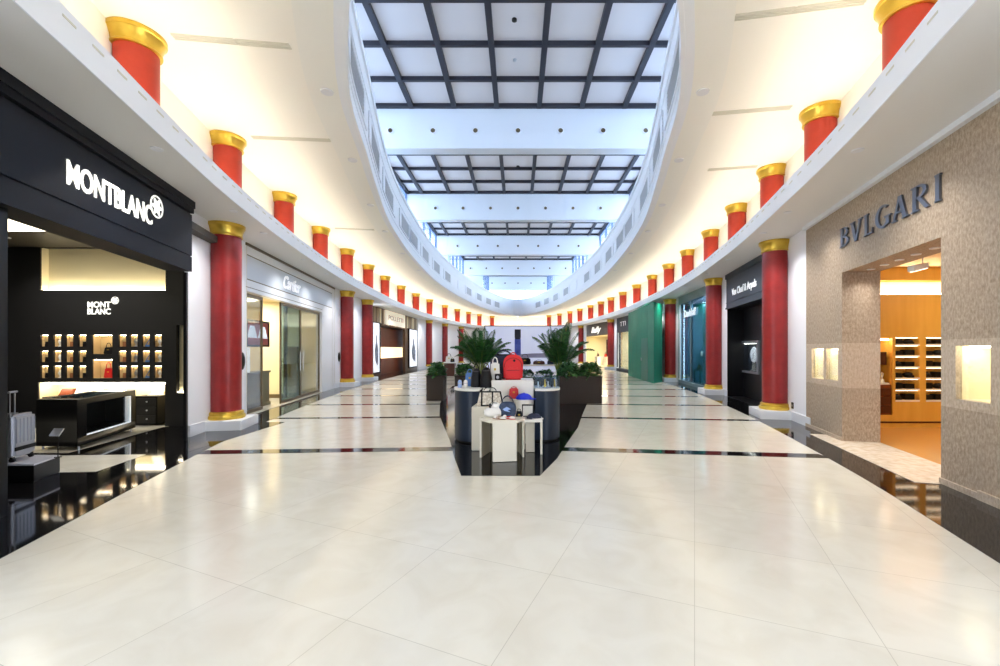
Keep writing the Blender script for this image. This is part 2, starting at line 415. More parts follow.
# dark cross bands set in the floor, one per bay
BD = [6.65, 9.78, 12.15, 14.45, 16.95, 19.25, 21.7, 24.1, 26.5, 28.9, 31.3, 33.7, 36.1, 38.5, 40.9, 43.3, 45.7, 48.1]
mb = MB()
for k, d in enumerate(BD):
    w = .25 if k == 0 else .17
    li, ri = CL.atd(.2, d-.28), CR.atd(.2, d-.5); a, b = CL.at(li, .2), CR.at(ri, .2)
    mb.prism([(a.x, a.y-w/2), (0, d-w/2), (b.x, b.y-w/2), (b.x, b.y+w/2), (0, d+w/2), (a.x, a.y+w/2)], -.05, .003)
struct('trim_floor_bands', mb, blackgr, 'thin polished black granite bands crossing the cream floor', 'floor band')
ISL = [(-.70,5.17),(.27,5.17),(.56,6.0),(.82,7.0),(1.2,8.4),(1.5,9.86),(2.1,12.6),(2.6,15.5),(2.7,18),(2.3,21),(1.2,24),(-.2,25),(-1.4,24),
       (-2.4,21),(-2.8,18),(-2.7,15.5),(-2.24,12.06),(-1.85,9.9),(-1.5,8.5),(-1.17,7.2),(-.93,6.1)]
mb = MB(); mb.prism(ISL, -.05, .006)
struct('trim_floor_island', mb, blackgr, 'boat shaped polished black granite inlay under the central display', 'floor inlay')

for k, (s, cv) in enumerate(SIDE.items()):
    # overhanging ledge: soffit, lip with slots, upper wall
    mb = sweep(cv, [(0.0,ZS),(0.0,ZL),(.10,ZL),(.10,4.14),(1.9,4.14),(1.9,ZS)])
    struct('ceiling_soffit_'+s, mb, [soffitm], f'curved white soffit and lip overhanging the {s} shopfronts', 'soffit')
    mb = sweep(cv, [(-.012,ZS-.015),(-.012,ZL+.01),(.0,ZL+.01),(.0,ZS-.015)])
    lip = struct('trim_fascia_'+s, mb, bluewht, f'curved white fascia edge of the {s} ledge with small slots', 'fascia')
    mb = MB(); i = cv.atd(0, 1.0)
    while i < cv.N-2:
        d = cv.at(i, 0).y; st = .62
        k = int(i); m = .36/max(.1,(cv.p[k+1]-cv.p[k]).length)
        if d < 24: sweep(cv, [(-.016,4.272),(-.016,4.292),(-.010,4.292),(-.010,4.272)], i, i+m*.42, mb=mb)
        i += m
    struct('slot', mb, slotm, parent=lip)
    mb = sweep(cv, [(WOFF,4.14),(WOFF,ZC+.1),(WOFF+.15,ZC+.1),(WOFF+.15,4.14)])
    struct('wall_upper_'+s, mb, cream_c, f'cream upper wall behind the red columns on the {s} ledge', 'wall')
    mb = sweep(cv, [(.16,4.145),(.16,4.20),(.26,4.20),(.26,4.145)], cv.atd(0,1.0))
    single('cove_light', mb, cove_e, f'continuous warm cove light lying on the {s} ledge behind its lip', 'cove light', (0,0,4.14))

mb = MB(); mb.box(-4.5,-3.1,-2.7,-2.5,0,6.05); mb.box(2.6,4.0,-2.7,-2.5,0,6.05); mb.box(-3.1,2.6,-2.7,-2.5,REAR_GAP,6.05)  # added behind the camera; its low opening cuts daylight on the near floor
struct('wall_light_block', mb, white, 'unseen white wall added behind the camera to hold back daylight', 'wall')
mb = MB()
for x in (-3.1,-1.7,-.3,1.1,2.54): mb.box(x,x+.06,-2.64,-2.56,0,REAR_GAP)
mb.box(-3.1,2.6,-2.64,-2.56,REAR_GAP-.06,REAR_GAP); mb.box(-3.1,2.6,-2.64,-2.56,0,.06)
w = struct('door_light_filter', mb, bluewht, 'unseen tinted doors added behind the camera to dim daylight', 'door')
g = MB(); g.box(-3.05,2.55,-2.605,-2.595,.05,REAR_GAP-.05); struct('pane', g, filterg, parent=w)  # tinted pane added to dim the daylight coming in from behind
# upper ceiling with the oval opening
def ceil_half(cv, E, lo, hi, z, mid=-.05):
    vs = []; fs = []; n = 140
    i0 = cv.atd(WOFF, E[0].y)
    rows = []
    pre = 12
    for j in range(pre): rows.append((cv.at(i0*j/pre, hi), Vector((mid, cv.at(i0*j/pre, hi).y if j else -2.5))))
    for j in range(n+1):
        f = j/n; ei = f*(len(E)-1); k = min(int(ei), len(E)-2); e = E[k]*(1-(ei-k))+E[k+1]*(ei-k)
        rows.append((cv.at(i0+(cv.N-1.001-i0)*f, hi), e))
    return rows
def strip(mb, rows, z, t):
    for (a, b), (c, d) in zip(rows[:-1], rows[1:]):
        mb.hexa([(a.x,a.y,z),(b.x,b.y,z),(d.x,d.y,z),(c.x,c.y,z),(a.x,a.y,z+t),(b.x,b.y,z+t),(d.x,d.y,z+t),(c.x,c.y,z+t)])
def grow(E, sgn, o):
    out = []
    for i, p in enumerate(E):
        t = (E[min(i+1,len(E)-1)]-E[max(i-1,0)]).normalized(); n = Vector((-t.y,t.x)) if sgn < 0 else Vector((t.y,-t.x))
        q = p+n*o
        if (q.x+.05)*sgn < 0: q.x = -.05
        out.append(q)
    return out
for s, cv, E, sg in (('left', CL, EL, -1), ('right', CR, ER, 1)):
    mb = MB(); E6 = grow(E, sg, .62)
    strip(mb, ceil_half(cv, E6, 0, WOFF+.1, ZC), ZC, .1)
    struct('ceiling_'+s, mb, cream_c, f'warm cream upper ceiling over the {s} side of the hall', 'ceiling')
    mb = MB(); rows = list(zip(E6, E)); strip(mb, rows, ZC-.03, .13)
    struct('trim_oval_border_'+s, mb, cream_b, f'plain border band around the oval ceiling opening on the {s}', 'ceiling border')
    # well wall of the oval opening
    def pr(o0, o1, z0, z1, mb, E=E, sg=sg):
        A, B = grow(E, sg, o0), grow(E, sg, o1); strip(mb, list(zip(A, B)), z0, z1-z0); return mb
    mb = MB(); pr(0, .15, ZC-.05, 7.66, mb); pr(-.04, .03, 7.56, 7.70, mb); pr(-.03, .03, ZC-.07, ZC+.03, mb); pr(-.015, .03, 7.10, 7.14, mb); pr(-.015,.03,6.10,6.13,mb)
    well = struct('wall_oval_'+s, mb, bluewht, f'curved white well wall of the oval skylight opening on the {s}', 'wall')
    # ledge above the well
    mb = MB(); A = grow(E, sg, .1)
    strip(mb, [(Vector((sg*9.0, p.y)), p) for p in A], 7.54, .1)
    mb.box(min(0,sg*9), max(0,sg*9), -2.5, 2.68, 7.54, 7.64); mb.box(min(0,sg*9), max(0,sg*9), 50.88, 56, 7.54, 7.64)
    struct('ceiling_ledge_'+s, mb, bluewht, f'flat ledge above the oval well on the {s}', 'ledge')
    # air vents in the well wall
    for q, d in enumerate([4.55, 7.7, 10.8, 13.8, 16.9, 19.4, 22.3, 25.7, 29.2, 32.6, 36.1, 40, 43.4, 46.5]):
        j = min(range(len(E)), key=lambda i: abs(E[i].y-d)); L = 2.2 if q != 9 else .6
        def walk(j, dist):
            acc = 0; k = j; stp = 1 if dist > 0 else -1
            while acc < abs(dist) and 0 < k < len(E)-1: acc += (E[k+stp]-E[k]).length; k += stp
            return k
        a, b = walk(j, -L/2), walk(j, L/2)
        if b-a < 2: continue
        sub = E[a:b+1]; fr_ = MB(); gr = MB()
        A, B, C, D = grow(sub, sg, -.03), grow(sub, sg, -.001), grow(sub, sg, -.012), grow(sub, sg, -.02)
        strip(fr_, list(zip(A,B)), 6.26, .05); strip(fr_, list(zip(A,B)), 6.89, .05)
        for e in (0, len(sub)-2): strip(fr_, list(zip(A[e:e+2],B[e:e+2])), 6.26, .68)
        strip(gr, list(zip(C,B)), 6.31, .58)
        for zz in range(7): strip(gr, list(zip(D,C)), 6.34+zz*.078, .025)
        c = E[j]
        t = thing('air_vent', f'long grey air grille in the {s} oval well wall, {ORD[q]} from the entrance', 'vent', (c.x, c.y, 6.26), group='air grilles around the oval opening')
        part(t, 'frame', fr_, bluewht); part(t, 'grille', gr, vent_m)

# ------------------------------------------------------------------ skylight hall above: grid ceiling, beams, clerestory
ZT, WC = 10.55, 1.565
BE = [6.9, 15.47, 23.92, 32.6, 41.5, 50.7]
HW = [6.33, 6.33, 6.33, 6.33, 5.37, 3.5]     # half width of the bay in front of each beam
BT = .42
mb = MB(); mb.add([(-7,2.2,ZT+.02),(7,2.2,ZT+.02),(7,54.5,ZT+.02),(-7,54.5,ZT+.02)],[(0,1,2,3)])
struct('ceiling_skylight', mb, panelg, 'flat grey frosted panels of the skylight ceiling', 'ceiling')
WN = 0
mullm = mat('blue_grey_mullion', (120,142,182), .4)
for k, be in enumerate(BE):
    start = BE[k-1]+BT if k else 2.6
    hw = HW[k]
    mb = MB()
    for q in range(-5, 5):
        x = (q+.5)*WC
        if abs(x) < hw-.3: mb.box(x-.085, x+.085, start, be, ZT-.12, ZT+.03)
    for x in (-hw, hw): mb.box(x-.14, x+.14, start, be, ZT-.12, ZT+.03)
    d = be; first = True
    while d > start+.3:
        mb.box(-hw, hw, d-.13 if first else d-.055, d if first else d+.055, ZT-.115, ZT+.03); d -= 1.59; first = False
    struct('ceiling_grid', mb, darkbar, f'dark grid bars across the {ORD[k]} skylight bay from the entrance', 'ceiling grid')
    # beam
    hb = max(hw, HW[min(k+1,5)])+.15
    zb = 8.96 if k < 5 else 8.8
    mb = MB(); mb.box(-hb, hb, be, be+BT, zb+.06, ZT+.02); mb.box(-hb, hb, be-.03, be+BT+.03, zb, zb+.06)
    for q in range(-4, 4):
        x = (q+.5)*WC
        if abs(x) < hb: mb.box(x-.006, x+.006, be-.004, be, zb+.06, ZT-.12)
    struct('ceiling_beam', mb, bluewht, f'deep white cross beam with round nozzles, {ORD[k]} from the entrance', 'beam')
    if k:
        for q in range(-3, 4):
            if abs(q*WC) > hw: continue
            x, z = q*WC, 9.62
            t = thing('air_nozzle', f'round air nozzle on the {ORD[k-1]} visible white beam, {ORD[q+3]} from the left', 'air nozzle', (x, be, z), group='round nozzles along the white beams')
            ri = MB(); n = 18
            prof = [(.085,.0),(.125,.0),(.125,-.03),(.085,-.045)]
            vs = []; fs = []
            for i in range(n):
                a = 2*PI*i/n
                for r, y in prof: vs.append((x+r*math.cos(a), be+y, z+r*math.sin(a)))
            for i in range(n):
                j = (i+1) % n
                for w in range(4): fs.append((i*4+w, j*4+w, j*4+(w+1)%4, i*4+(w+1)%4))
            ri.add(vs, fs); part(t, 'ring', ri, white, .7)
            co = MB(); vs = []; fs = []
            for i in range(n):
                a = 2*PI*i/n
                for r, y in ((.085,-.03),(.05,-.012),(.012,-.03)): vs.append((x+r*math.cos(a), be+y, z+r*math.sin(a)))
            for i in range(n):
                j = (i+1) % n
                for w in range(2): fs.append((i*3+w, j*3+w, j*3+w+1, i*3+w+1))
            fs.append([i*3+2 for i in range(n)]); co.add(vs, fs); part(t, 'cone', co, steel_d, .7)
    # clerestory windows
    for sg in (-1, 1):
        WN += 1; x0, x1 = sorted((sg*hw, sg*(hw+.12)))
        mb = MB(); mb.box(x0,x1,start-BT,be,7.62,7.78); mb.box(x0,x1,start-BT,be,10.35,ZT+.05)
        n = max(2, int((be-start)/1.95)); stp = (be-start)/n
        for q in range(n+1): mb.box(x0, x1, start+q*stp-.045, start+q*stp+.045, 7.75, 10.4)
        w = struct(f'window_{WN}', mb, [mullm], f'tall clerestory window band on the {"left" if sg<0 else "right"} of the {ORD[k]} skylight bay', 'window')
        g = MB(); xm = sg*(hw+.06); g.box(xm-.006, xm+.006, start-BT+.02, be, 7.75, 10.4); struct('pane', g, skyg, parent=w)
    if k == 0:   # close the near end of the skylight hall
        mb = MB(); mb.box(-7, 7, 2.2, 2.4, 7.5, ZT+.1); struct('wall_skylight_near', mb, bluewht, 'white end wall of the skylight hall above the entrance', 'wall')
    if k and HW[k] < HW[k-1]:
        for sg in (-1, 1):
            a, b = sorted((sg*HW[k], sg*HW[k-1])); mb = MB(); mb.box(a, b, BE[k-1]+BT-.1, BE[k-1]+BT, 7.62, ZT+.05)
            struct('wall_step', mb, bluewht, f'short white return wall where the skylight hall narrows on the {"left" if sg<0 else "right"}, {ORD[k]} bay', 'wall')
WN += 1
mb = MB(); mb.box(-4,4,53.6,53.75,7.62,7.78); mb.box(-4,4,53.6,53.75,10.3,ZT+.05)
for q in range(-4, 5): mb.box(q*.95-.05, q*.95+.05, 53.6, 53.75, 7.75, 10.4)
w = struct(f'window_{WN}', mb, bluewht, 'bright end window of the skylight hall above the far curve', 'window')
g = MB(); g.box(-4,4,53.66,53.68,7.75,10.4); struct('pane', g, skyg, parent=w)
for sg in (-1, 1):
    WN += 1; a, b = sorted((sg*3.9, sg*4.0)); mb = MB(); mb.box(a,b,50.9,53.7,7.62,7.78); mb.box(a,b,50.9,53.7,10.3,ZT+.05)
    for q in range(3): mb.box(a, b, 51+q*1.3-.05, 51+q*1.3+.05, 7.75, 10.4)
    w = struct(f'window_{WN}', mb, bluewht, f'clerestory window beside the far end on the {"left" if sg<0 else "right"}', 'window')
    g = MB(); g.box((a+b)/2-.005,(a+b)/2+.005,50.9,53.7,7.75,10.4); struct('pane', g, skyg, parent=w)
# small ceiling devices
for x, d, r, mt, lab in ((-.1,11.45,.07,blackmt,'small black speaker in the middle panel of the nearest skylight bay, nearer of two'),
                         (-.1,13.05,.06,vent_m,'small grey sensor in the middle panel of the nearest skylight bay, farther of two'),
                         (-3.1,18.9,.06,blackmt,'small black sprinkler in the left part of the second skylight bay'),
                         (3.1,18.9,.06,blackmt,'small black sprinkler in the right part of the second skylight bay'),
                         (0,18.95,.08,vent_m,'pale smoke detector in the middle of the second skylight bay'),
                         (0,20.6,.08,blackmt,'small dark detector just beyond the smoke detector in the second skylight bay')):
    mb = MB(); mb.lathe([(r*.6,ZT-.04),(r,ZT-.025),(r,ZT+.02)], x, d, 14)
    single('ceiling_sensor', mb, mt, lab, 'sensor', (x,d,ZT), smooth=.6)
mb = MB(); mb.box(-.6,.6,50.80,51.9,ZC-.09,ZC+.12); struct('trim_oval_tip', mb, bluewht, 'small white end block closing the far tip of the oval opening', 'trim')
# plain banner box on the end of the well
mb = MB(); mb.box(-.95,.95,50.62,50.78,5.70,7.45); single('banner_panel', mb, bluewht, 'plain pale blue panel hanging on the far end of the oval well', 'panel', (0,50.74,5.98), bevel=.01)

# ceiling and soffit downlights (fixture and its lamp)
DT, DR = None, None
def downlight(x, y, z, label, grp, r=.07, pw=30):
    global DT
    if DT is None:
        t = thing('downlight', label, 'downlight', (0,0,0), group=grp)
        mb = MB(); mb.lathe([(.055,-.012),(.075,-.014),(.08,.0),(.055,.0)], 0, 0, 20); part(t, 'trim_ring', mb, white2, .7)
        mb = MB(); mb.lathe([(.056,-.004),(.056,.001)], 0, 0, 20); part(t, 'lens', mb, lens_e, .7)
        DT = t
    else: t = copy_tree(DT)
    t.location = (x, y, z); t.scale = (r/.07,)*3; t['label'] = label; t['group'] = grp
    area('lamp_downlight', (x, y, z-.03), .12, pw, spread=2.0)
    return t
LU = [135.5,227,284,320,347,368,385,401,416,429.5,445,457.5,468.6,479.5,492]
RU = [910,821.5,772,737,711,688,669,652.5,637,623,611,601,590.5,580,570,559.5,549]
for s, cv, E, sg in (('left', CL, EL, -1), ('right', CR, ER, 1)):
    E3 = grow(E, sg, .33)
    for q, d in enumerate([4.6, 6.7, 9.2, 12.2, 15.2, 18.3, 22.5, 26.8, 31, 35.5, 40, 44.5]):
        j = min(range(len(E3)), key=lambda i: abs(E3[i].y-d)); p = E3[j]
        downlight(p.x, p.y, ZC-.032, f'round white downlight in the border of the oval opening, {ORD[q]} on the {s}', 'downlights around the oval opening', .09, PW_OVAL)
    for q, d in enumerate([5.2, 7.6, 9.0, 11.6, 13.8, 16.6, 19.8, 23.0, 26.5, 30, 33.5, 37, 41, 45]):
        i = cv.atd(.22, d); p = cv.at(i, .22)
        downlight(p.x, p.y, ZS-.001, f'small recessed downlight in the soffit over the {s} shops, {ORD[q]} from the entrance', 'downlights in the soffits', .06, PW_SOF)
    # slot air diffusers in the cream ceiling
    st = ([((-4.69,5.71),(-3.2,5.9)), ((-5.33,8.42),(-3.82,8.54)), ((-6.4,14.7),(-5.1,14.9))] if s == 'left' else
          [((4.25,5.13),(2.78,5.39)), ((4.8,7.38),(3.38,7.6)), ((5.55,9.75),(4.5,9.94))])
    for q, (a, b) in enumerate(st):
        a, b = Vector(a), Vector(b); o = a; w = .11; nx = (b-a).normalized(); tx = Vector((nx.y,-nx.x)); L = (b-a).length
        mb = MB(); g0 = o+nx*(L*.52); g1 = o+nx*(L*.54)
        mb.slab(a, g0, w, ZC-.012, ZC+.005); mb.slab(g1, b, w, ZC-.012, ZC+.005)
        for e in (-.04, 0, .04): mb.slab(a+tx*e, b+tx*e, .012, ZC-.02, ZC)
        single('slot_diffuser', mb, slotm, f'long narrow grey air slot in the {s} cream ceiling, {ORD[q]} from the camera', 'air slot', (o.x,o.y,ZC), group='air slots in the cream ceiling')

# ------------------------------------------------------------------ columns
def low_column():
    t = thing('column', 'x', 'column', (0,0,0))
    mb = MB(); mb.lathe([(.255,.30),(.262,.34),(.262,3.62),(.258,3.82)], 0,0,40); part(t, 'shaft', mb, redlow, .5)
    mb = MB(); mb.lathe([(.26,3.80),(.28,3.803),(.284,3.82),(.276,3.835),(.275,3.85),(.283,3.90),(.302,3.95),(.314,3.975),(.318,3.985),(.328,3.99),(.328,4.045)], 0,0,40); part(t, 'capital', mb, gold, .5)
    mb = MB(); mb.lathe([(.32,.19),(.33,.21),(.33,.245),(.318,.265),(.302,.27),(.298,.285),(.304,.30),(.298,.325),(.278,.335),(.258,.345)], 0,0,40); part(t, 'base_ring', mb, gold, .5)
    mb = MB(); mb.box(-.43,.43,-.43,.22,0,.19); part(t, 'plinth', mb, white2, bevel=.008)
    return t
def up_column():
    t = thing('upper_column', 'x', 'column', (0,0,0))
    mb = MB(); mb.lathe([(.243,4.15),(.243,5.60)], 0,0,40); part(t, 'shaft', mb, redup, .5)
    mb = MB(); mb.lathe([(.255,5.575),(.275,5.578),(.28,5.595),(.27,5.61),(.27,5.62),(.278,5.67),(.298,5.72),(.311,5.745),(.315,5.757),(.325,5.762),(.325,5.815)], 0,0,40); part(t, 'capital', mb, gold, .5)
    return t
LC = low_column(); UC = up_column(); used = {'l': False, 'u': False}
def put(proto, key, cv, d, label, grp):
    t = proto if not used[key] else copy_tree(proto); used[key] = True
    i = cv.atpx(COFF, d); p, a = cv.frame_at(i, COFF)       # d: where the axis stands along the wall, given as its bearing
    if cv is CR: a += PI
    t.location = (p.x, p.y, 0); t.rotation_euler = (0,0,a); t['label'] = label; t['group'] = grp
for s, cv, ds in (('left', CL, [225.5,347,367,429,445,461]), ('right', CR, [775,714,670.5,611,581,565])):
    names = {('left',0): 'tall dark red column with gold capital between the black shop and the white shop',
             ('left',1): 'tall dark red column just past the white glazed shop, nearer of a close pair',
             ('left',2): 'tall dark red column beside the bronze slatted shop, farther of a close pair',
             ('left',3): 'distant red column above the left planter',
             ('left',4): 'distant red column just left of the left palm',
             ('left',5): 'far red column mostly hidden behind the left palm',
             ('right',0): 'tall dark red column with gold capital beside the stone shopfront',
             ('right',1): 'tall dark red column between the black shop and the blue glass shop',
             ('right',2): 'tall dark red column beside the green hoarding',
             ('right',3): 'distant red column to the right of the shop with a lit script sign',
             ('right',4): 'distant red column to the left of the shop with a lit script sign',
             ('right',5): 'far red column mostly hidden behind the right palm'}
    for q, d in enumerate(ds): put(LC, 'l', cv, d, names[s,q], 'tall red columns on the hall floor')
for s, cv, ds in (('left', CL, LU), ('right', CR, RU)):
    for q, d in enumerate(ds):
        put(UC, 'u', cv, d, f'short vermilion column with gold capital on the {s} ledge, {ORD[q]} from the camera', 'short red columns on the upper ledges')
# ------------------------------------------------------------------ shop fronts
FM = Frame((-4.394,2.4), (-5.712,7.42))            # black boutique, left
FS = Frame((5.865,8.55), (4.273,2.4))              # stone boutique, right
def cframe(cv, pa, pb, o=WOFF):
    a, b = cv.at(cv.atpx(o, pa), o), cv.at(cv.atpx(o, pb), o)
    return Frame((a.x,a.y), (b.x,b.y))
FW = cframe(CL, 244, 335); FZ = cframe(CL, 371, 419, 1.2)
FV = cframe(CR, 727, 766); FG = cframe(CR, 679, 710); FD = cframe(CR, 617, 634); FY = cframe(CR, 585, 609, 1.25)
WPROF = [(WOFF,-.02),(WOFF,4.1),(WOFF+.06,4.1),(WOFF+.06,-.02)]
BPROF = [(WOFF-.03,0),(WOFF-.03,.2),(WOFF+.01,.2),(WOFF+.01,0)]
def wallpiece(cv, s, pa, pb, label, bb):
    i0 = cv.atpx(WOFF, pa); i1 = cv.atpx(WOFF, pb) if pb else cv.N-1.001
    struct('wall_'+s, sweep(cv, WPROF, i0, i1), white, label, 'wall', smooth=.5)
    struct('baseboard_'+s, sweep(cv, BPROF, i0, i1), white2, bb, 'baseboard', smooth=.5)
wallpiece(CL, 'left', 188, 245, 'white wall pier behind the first tall red column on the left', 'white baseboard of the first left pier')
wallpiece(CL, 'left', 334, 372, 'white wall between the white shop and the bronze slatted shop', 'white baseboard between the white and the bronze shop')
wallpiece(CL, 'left', 418, None, 'far white wall beyond the bronze slatted shop', 'white baseboard of the far left wall')
wallpiece(CR, 'right', 812, 764, 'white wall pier behind the first tall red column on the right', 'white baseboard of the first right pier')
wallpiece(CR, 'right', 728, 709, 'white wall pier between the black shop and the blue glass shop', 'white baseboard beside the black shop')
wallpiece(CR, 'right', 680, 633, 'white wall behind the green hoarding', 'white baseboard behind the green hoarding')
wallpiece(CR, 'right', 618, 608, 'white wall pier beside the lit script sign', 'white baseboard beside the far lit shop')
wallpiece(CR, 'right', 586, None, 'far white wall beyond the lit script sign', 'white baseboard of the far right wall')

# ---- black boutique on the left
f = FM
ua, ub = f.u(5), f.u(186); zb = 2.87
mb = MB(); mb.box(-.3, ua, -.02, .30, 0, zb); mb.box(ub, ub+.06, .0, .04, 0, zb)
struct('wall_left_black', mb, blackla, 'black lacquer posts framing the black boutique opening', 'wall', f)
sg = thing('shop_sign', 'long midnight navy fascia board with big white capital letters over the black boutique', 'shop sign', (f.L/2,0,zb), f)
FE = f.u(192, -.12)
mb = MB(); mb.box(-.3, FE, -.12, .25, zb, 3.115); mb.box(-.3, FE, -.10, .25, 3.115, 3.135); mb.box(-.3, FE, -.12, .25, 3.135, 3.825)
mb.box(-.3, FE, -.09, .25, 3.825, 3.85); mb.box(-.3, FE, -.15, .25, 3.85, 3.93); mb.box(-.3, FE, -.17, .25, 3.93, 4.045)
part(sg, 'fascia_board', mb, navy)
l0, l1 = f.u(66,-.12), f.u(151.5,-.12)
text('lettering', 'MONTBLANC', .37, litwh, sg, ((l0+l1)/2, -.126, 3.44), .012, l1-l0, fat=.006)
def star_emblem(root, name, cu, y, cz, R, depth=.014, sub=None):
    mb = MB(); n = 40
    ring = [(cu+R*math.cos(2*PI*i/n), cz+R*math.sin(2*PI*i/n)) for i in range(n)]
    mb.plate(ring, y-depth*.5, y, 1)
    for i in range(n):
        a, b = 2*PI*i/n, 2*PI*(i+1)/n
        mb.plate([(cu+R*math.cos(a),cz+R*math.sin(a)),(cu+R*math.cos(b),cz+R*math.sin(b)),(cu+R*.86*math.cos(b),cz+R*.86*math.sin(b)),(cu+R*.86*math.cos(a),cz+R*.86*math.sin(a))], y-depth, y-depth*.4, 0)
    st = []
    for i in range(72):
        a = 2*PI*i/72; st.append((cu+R*(.62+.18*math.cos(6*a))*math.cos(a), cz+R*(.62+.18*math.cos(6*a))*math.sin(a)))
    mb.plate(st, y-depth, y-depth*.4, 0)
    return part(root, name, mb, [litwh, blackla])
star_emblem(sg, 'emblem', f.u(156,-.12), -.12, 3.62, .16)

# its interior
mb = MB(); X0 = -10.6
mb.box(X0, X0+.1, 2.3, 8.9, 0, 3.75)                                  # far side wall
mb.box(X0, -4.5, 2.2, 2.3, 0, 3.75)
# back wall (square to the hall axis) with lit recess, niche block and counter bay cut out
NX = lambda px: (px-VX)*8.5/FOC
NZ = lambda py: EYE+(VY-py)*8.5/FOC
holes = [(NX(40),NX(165.5),NZ(290),3.62), (NX(38),NX(165),0,NZ(382.5)), (NX(176.3),NX(184.5),NZ(393),NZ(325))]
cols = [(40.5,48),(53.5,61),(65.5,73),(78.3,86),(None,None),(118.5,126),(130,137.5),(142,149.5),(154,161.5)]
rows = [(335,346.5),(351,362),(366,378)]
nic = []
for ci, (a, b) in enumerate(cols):
    if a is None: continue
    for ri, (c, d) in enumerate(rows): nic.append((ci, ri, NX(a), NX(b), NZ(d), NZ(c)))
big = [(0, NX(92), NX(112.3), NZ(354), NZ(335)), (1, NX(92), NX(112.3), NZ(378.2), NZ(359.5))]
hole_wall(mb, X0, -6.15, 0, 3.75, 8.5, 8.53, holes+[(n[2],n[3],n[4],n[5]) for n in nic]+[b[1:] for b in big])
mb.box(X0, -6.3, 9.0, 9.1, 0, 3.75); mb.box(NX(166),NX(175.5),8.53,9.0,0,3.7); mb.box(NX(186),-6.2,8.53,9.0,0,3.7); mb.box(X0,NX(37)-.02,8.53,9.0,0,3.7)
# strip between niches and recess, keeps rooms apart
mb.box(NX(37), NX(166), 8.62, 9.0, NZ(290)-.05, NZ(290)-.03); mb.box(NX(37), NX(166), 8.62, 9.0, NZ(382.5)+.01, NZ(382.5)+.05)
struct('wall_left_boutique', mb, blackmt, 'matt black inner walls of the black boutique with cut out niches', 'wall')
mb = MB(); mb.prism([(X0,2.3),(-4.25,2.3),(-5.95,8.6),(X0,8.6)], 3.63, 3.75); mb.box(X0,-6.2,8.6,9.1,3.63,3.75)
struct('ceiling_boutique', mb, mat('dark_boutique_ceiling',(62,58,50),.5), 'dark ceiling of the black boutique', 'ceiling')
mb = MB(); mb.box(X0+.05,-5.0,2.3,9.0,-.02,.005); struct('floor_boutique', mb, blackgr, 'polished black floor of the black boutique', 'floor')
mb = MB()
mb.prism([(-5.76,5.3),(-5.36,5.33),(-5.5,6.2),(-6.7,6.14),(-9.5,6.1),(-9.5,5.3)], .004, .009)
mb.prism([(-6.75,6.3),(-7.12,8.42),(-7.0,8.6),(-9.5,8.6),(-9.5,6.35)], .004, .009)
struct('floor_boutique_inlay', mb, floorm, 'cream marble areas laid in the black boutique floor', 'floor inlay')
mb = MB(); mb.box(NX(36), NX(166), 8.66, 8.70, NZ(291), 3.63); mb.box(NX(40)-.03,NX(40),8.53,8.66,NZ(290),3.63); mb.box(NX(165.5),NX(165.5)+.03,8.53,8.66,NZ(290),3.63); mb.box(NX(37), NX(166), 8.86, 8.92, 0, NZ(382)); mb.box(NX(174),NX(186),8.60,8.64,NZ(394),NZ(324))
mb.box(NX(165), NX(165.6), 8.53, 8.9, 0, NZ(382)); mb.box(NX(37.6), NX(38), 8.53, 8.9, 0, NZ(382))
struct('wall_left_lit_panels', mb, creamwl, 'cream lit back panels inside the black boutique recesses', 'wall')
mb = MB(); mb.box(NX(41), NX(165), 8.54, 8.57, NZ(290)-.005, NZ(290)+.01); single('cove_light', mb, warm_e, 'warm uplight strip at the foot of the cream recess in the black boutique', 'light strip', (NX(100),8.55,NZ(290)))
mb = MB(); mb.box(NX(39), NX(164.5), 8.60, 8.66, NZ(384.5), NZ(383)); single('light_strip', mb, warm_e, 'bright strip light under the black niche wall over the back counter', 'light strip', (NX(100),8.7,NZ(384)))
mb = MB(); mb.box(NX(176.5),NX(184.3),8.54,8.56,NZ(392.6),NZ(391.8)); single('light_strip', mb, warm_e, 'short lamp at the foot of the narrow cream niche beside the white pier', 'light strip', (NX(180),8.65,NZ(392)))
mb = MB(); mb.prism([(-9.6,5.2),(-6.9,5.2),(-7.9,7.26),(-9.6,7.26)], 3.60, 3.634)
single('ceiling_light_panel', mb, soft_e, 'bright rectangular light panel in the ceiling of the black boutique', 'ceiling light', (-8.5,6.2,3.6))
for x, d, w in ((-9.45,7.75,'left'), (-8.2,7.7,'right')):
    downlight(x, d, 3.629, f'small spot in the dark boutique ceiling before the cream recess, {w} of two', 'spots in the boutique ceiling', .06, 12)
lo = thing('wall_logo', 'small white two line logo with round star on the black niche wall', 'logo', (NX(101),8.5,2.2))
text('lettering', 'MONT', .165, litwh, lo, (NX(99.5),8.488,NZ(305)), .01, NX(111)-NX(88), fat=.003)
text('lettering', 'BLANC', .165, litwh, lo, (NX(99.5),8.488,NZ(311.8)), .01, NX(111)-NX(88), fat=.003)
star_emblem(lo, 'emblem', NX(115.7), 8.5, NZ(300.5), .075, .02)
# niche goods
NC = [('black',blackle),('silver',silver),('tan',tanle),('white',whitefb),('blue',pouchb)]
lamp = MB(); backs = MB()
for ci, ri, a, b, c, d in nic: backs.box(a-.012,b+.012,8.575,8.585,c-.012,d+.012); lamp.box(a+.01,b-.01,8.532,8.54,d-.008,d-.002)
for _, a, b, c, d in big: backs.box(a-.012,b+.012,8.68,8.69,c-.012,d+.012); lamp.box(a+.02,b-.02,8.535,8.55,d-.010,d-.003)
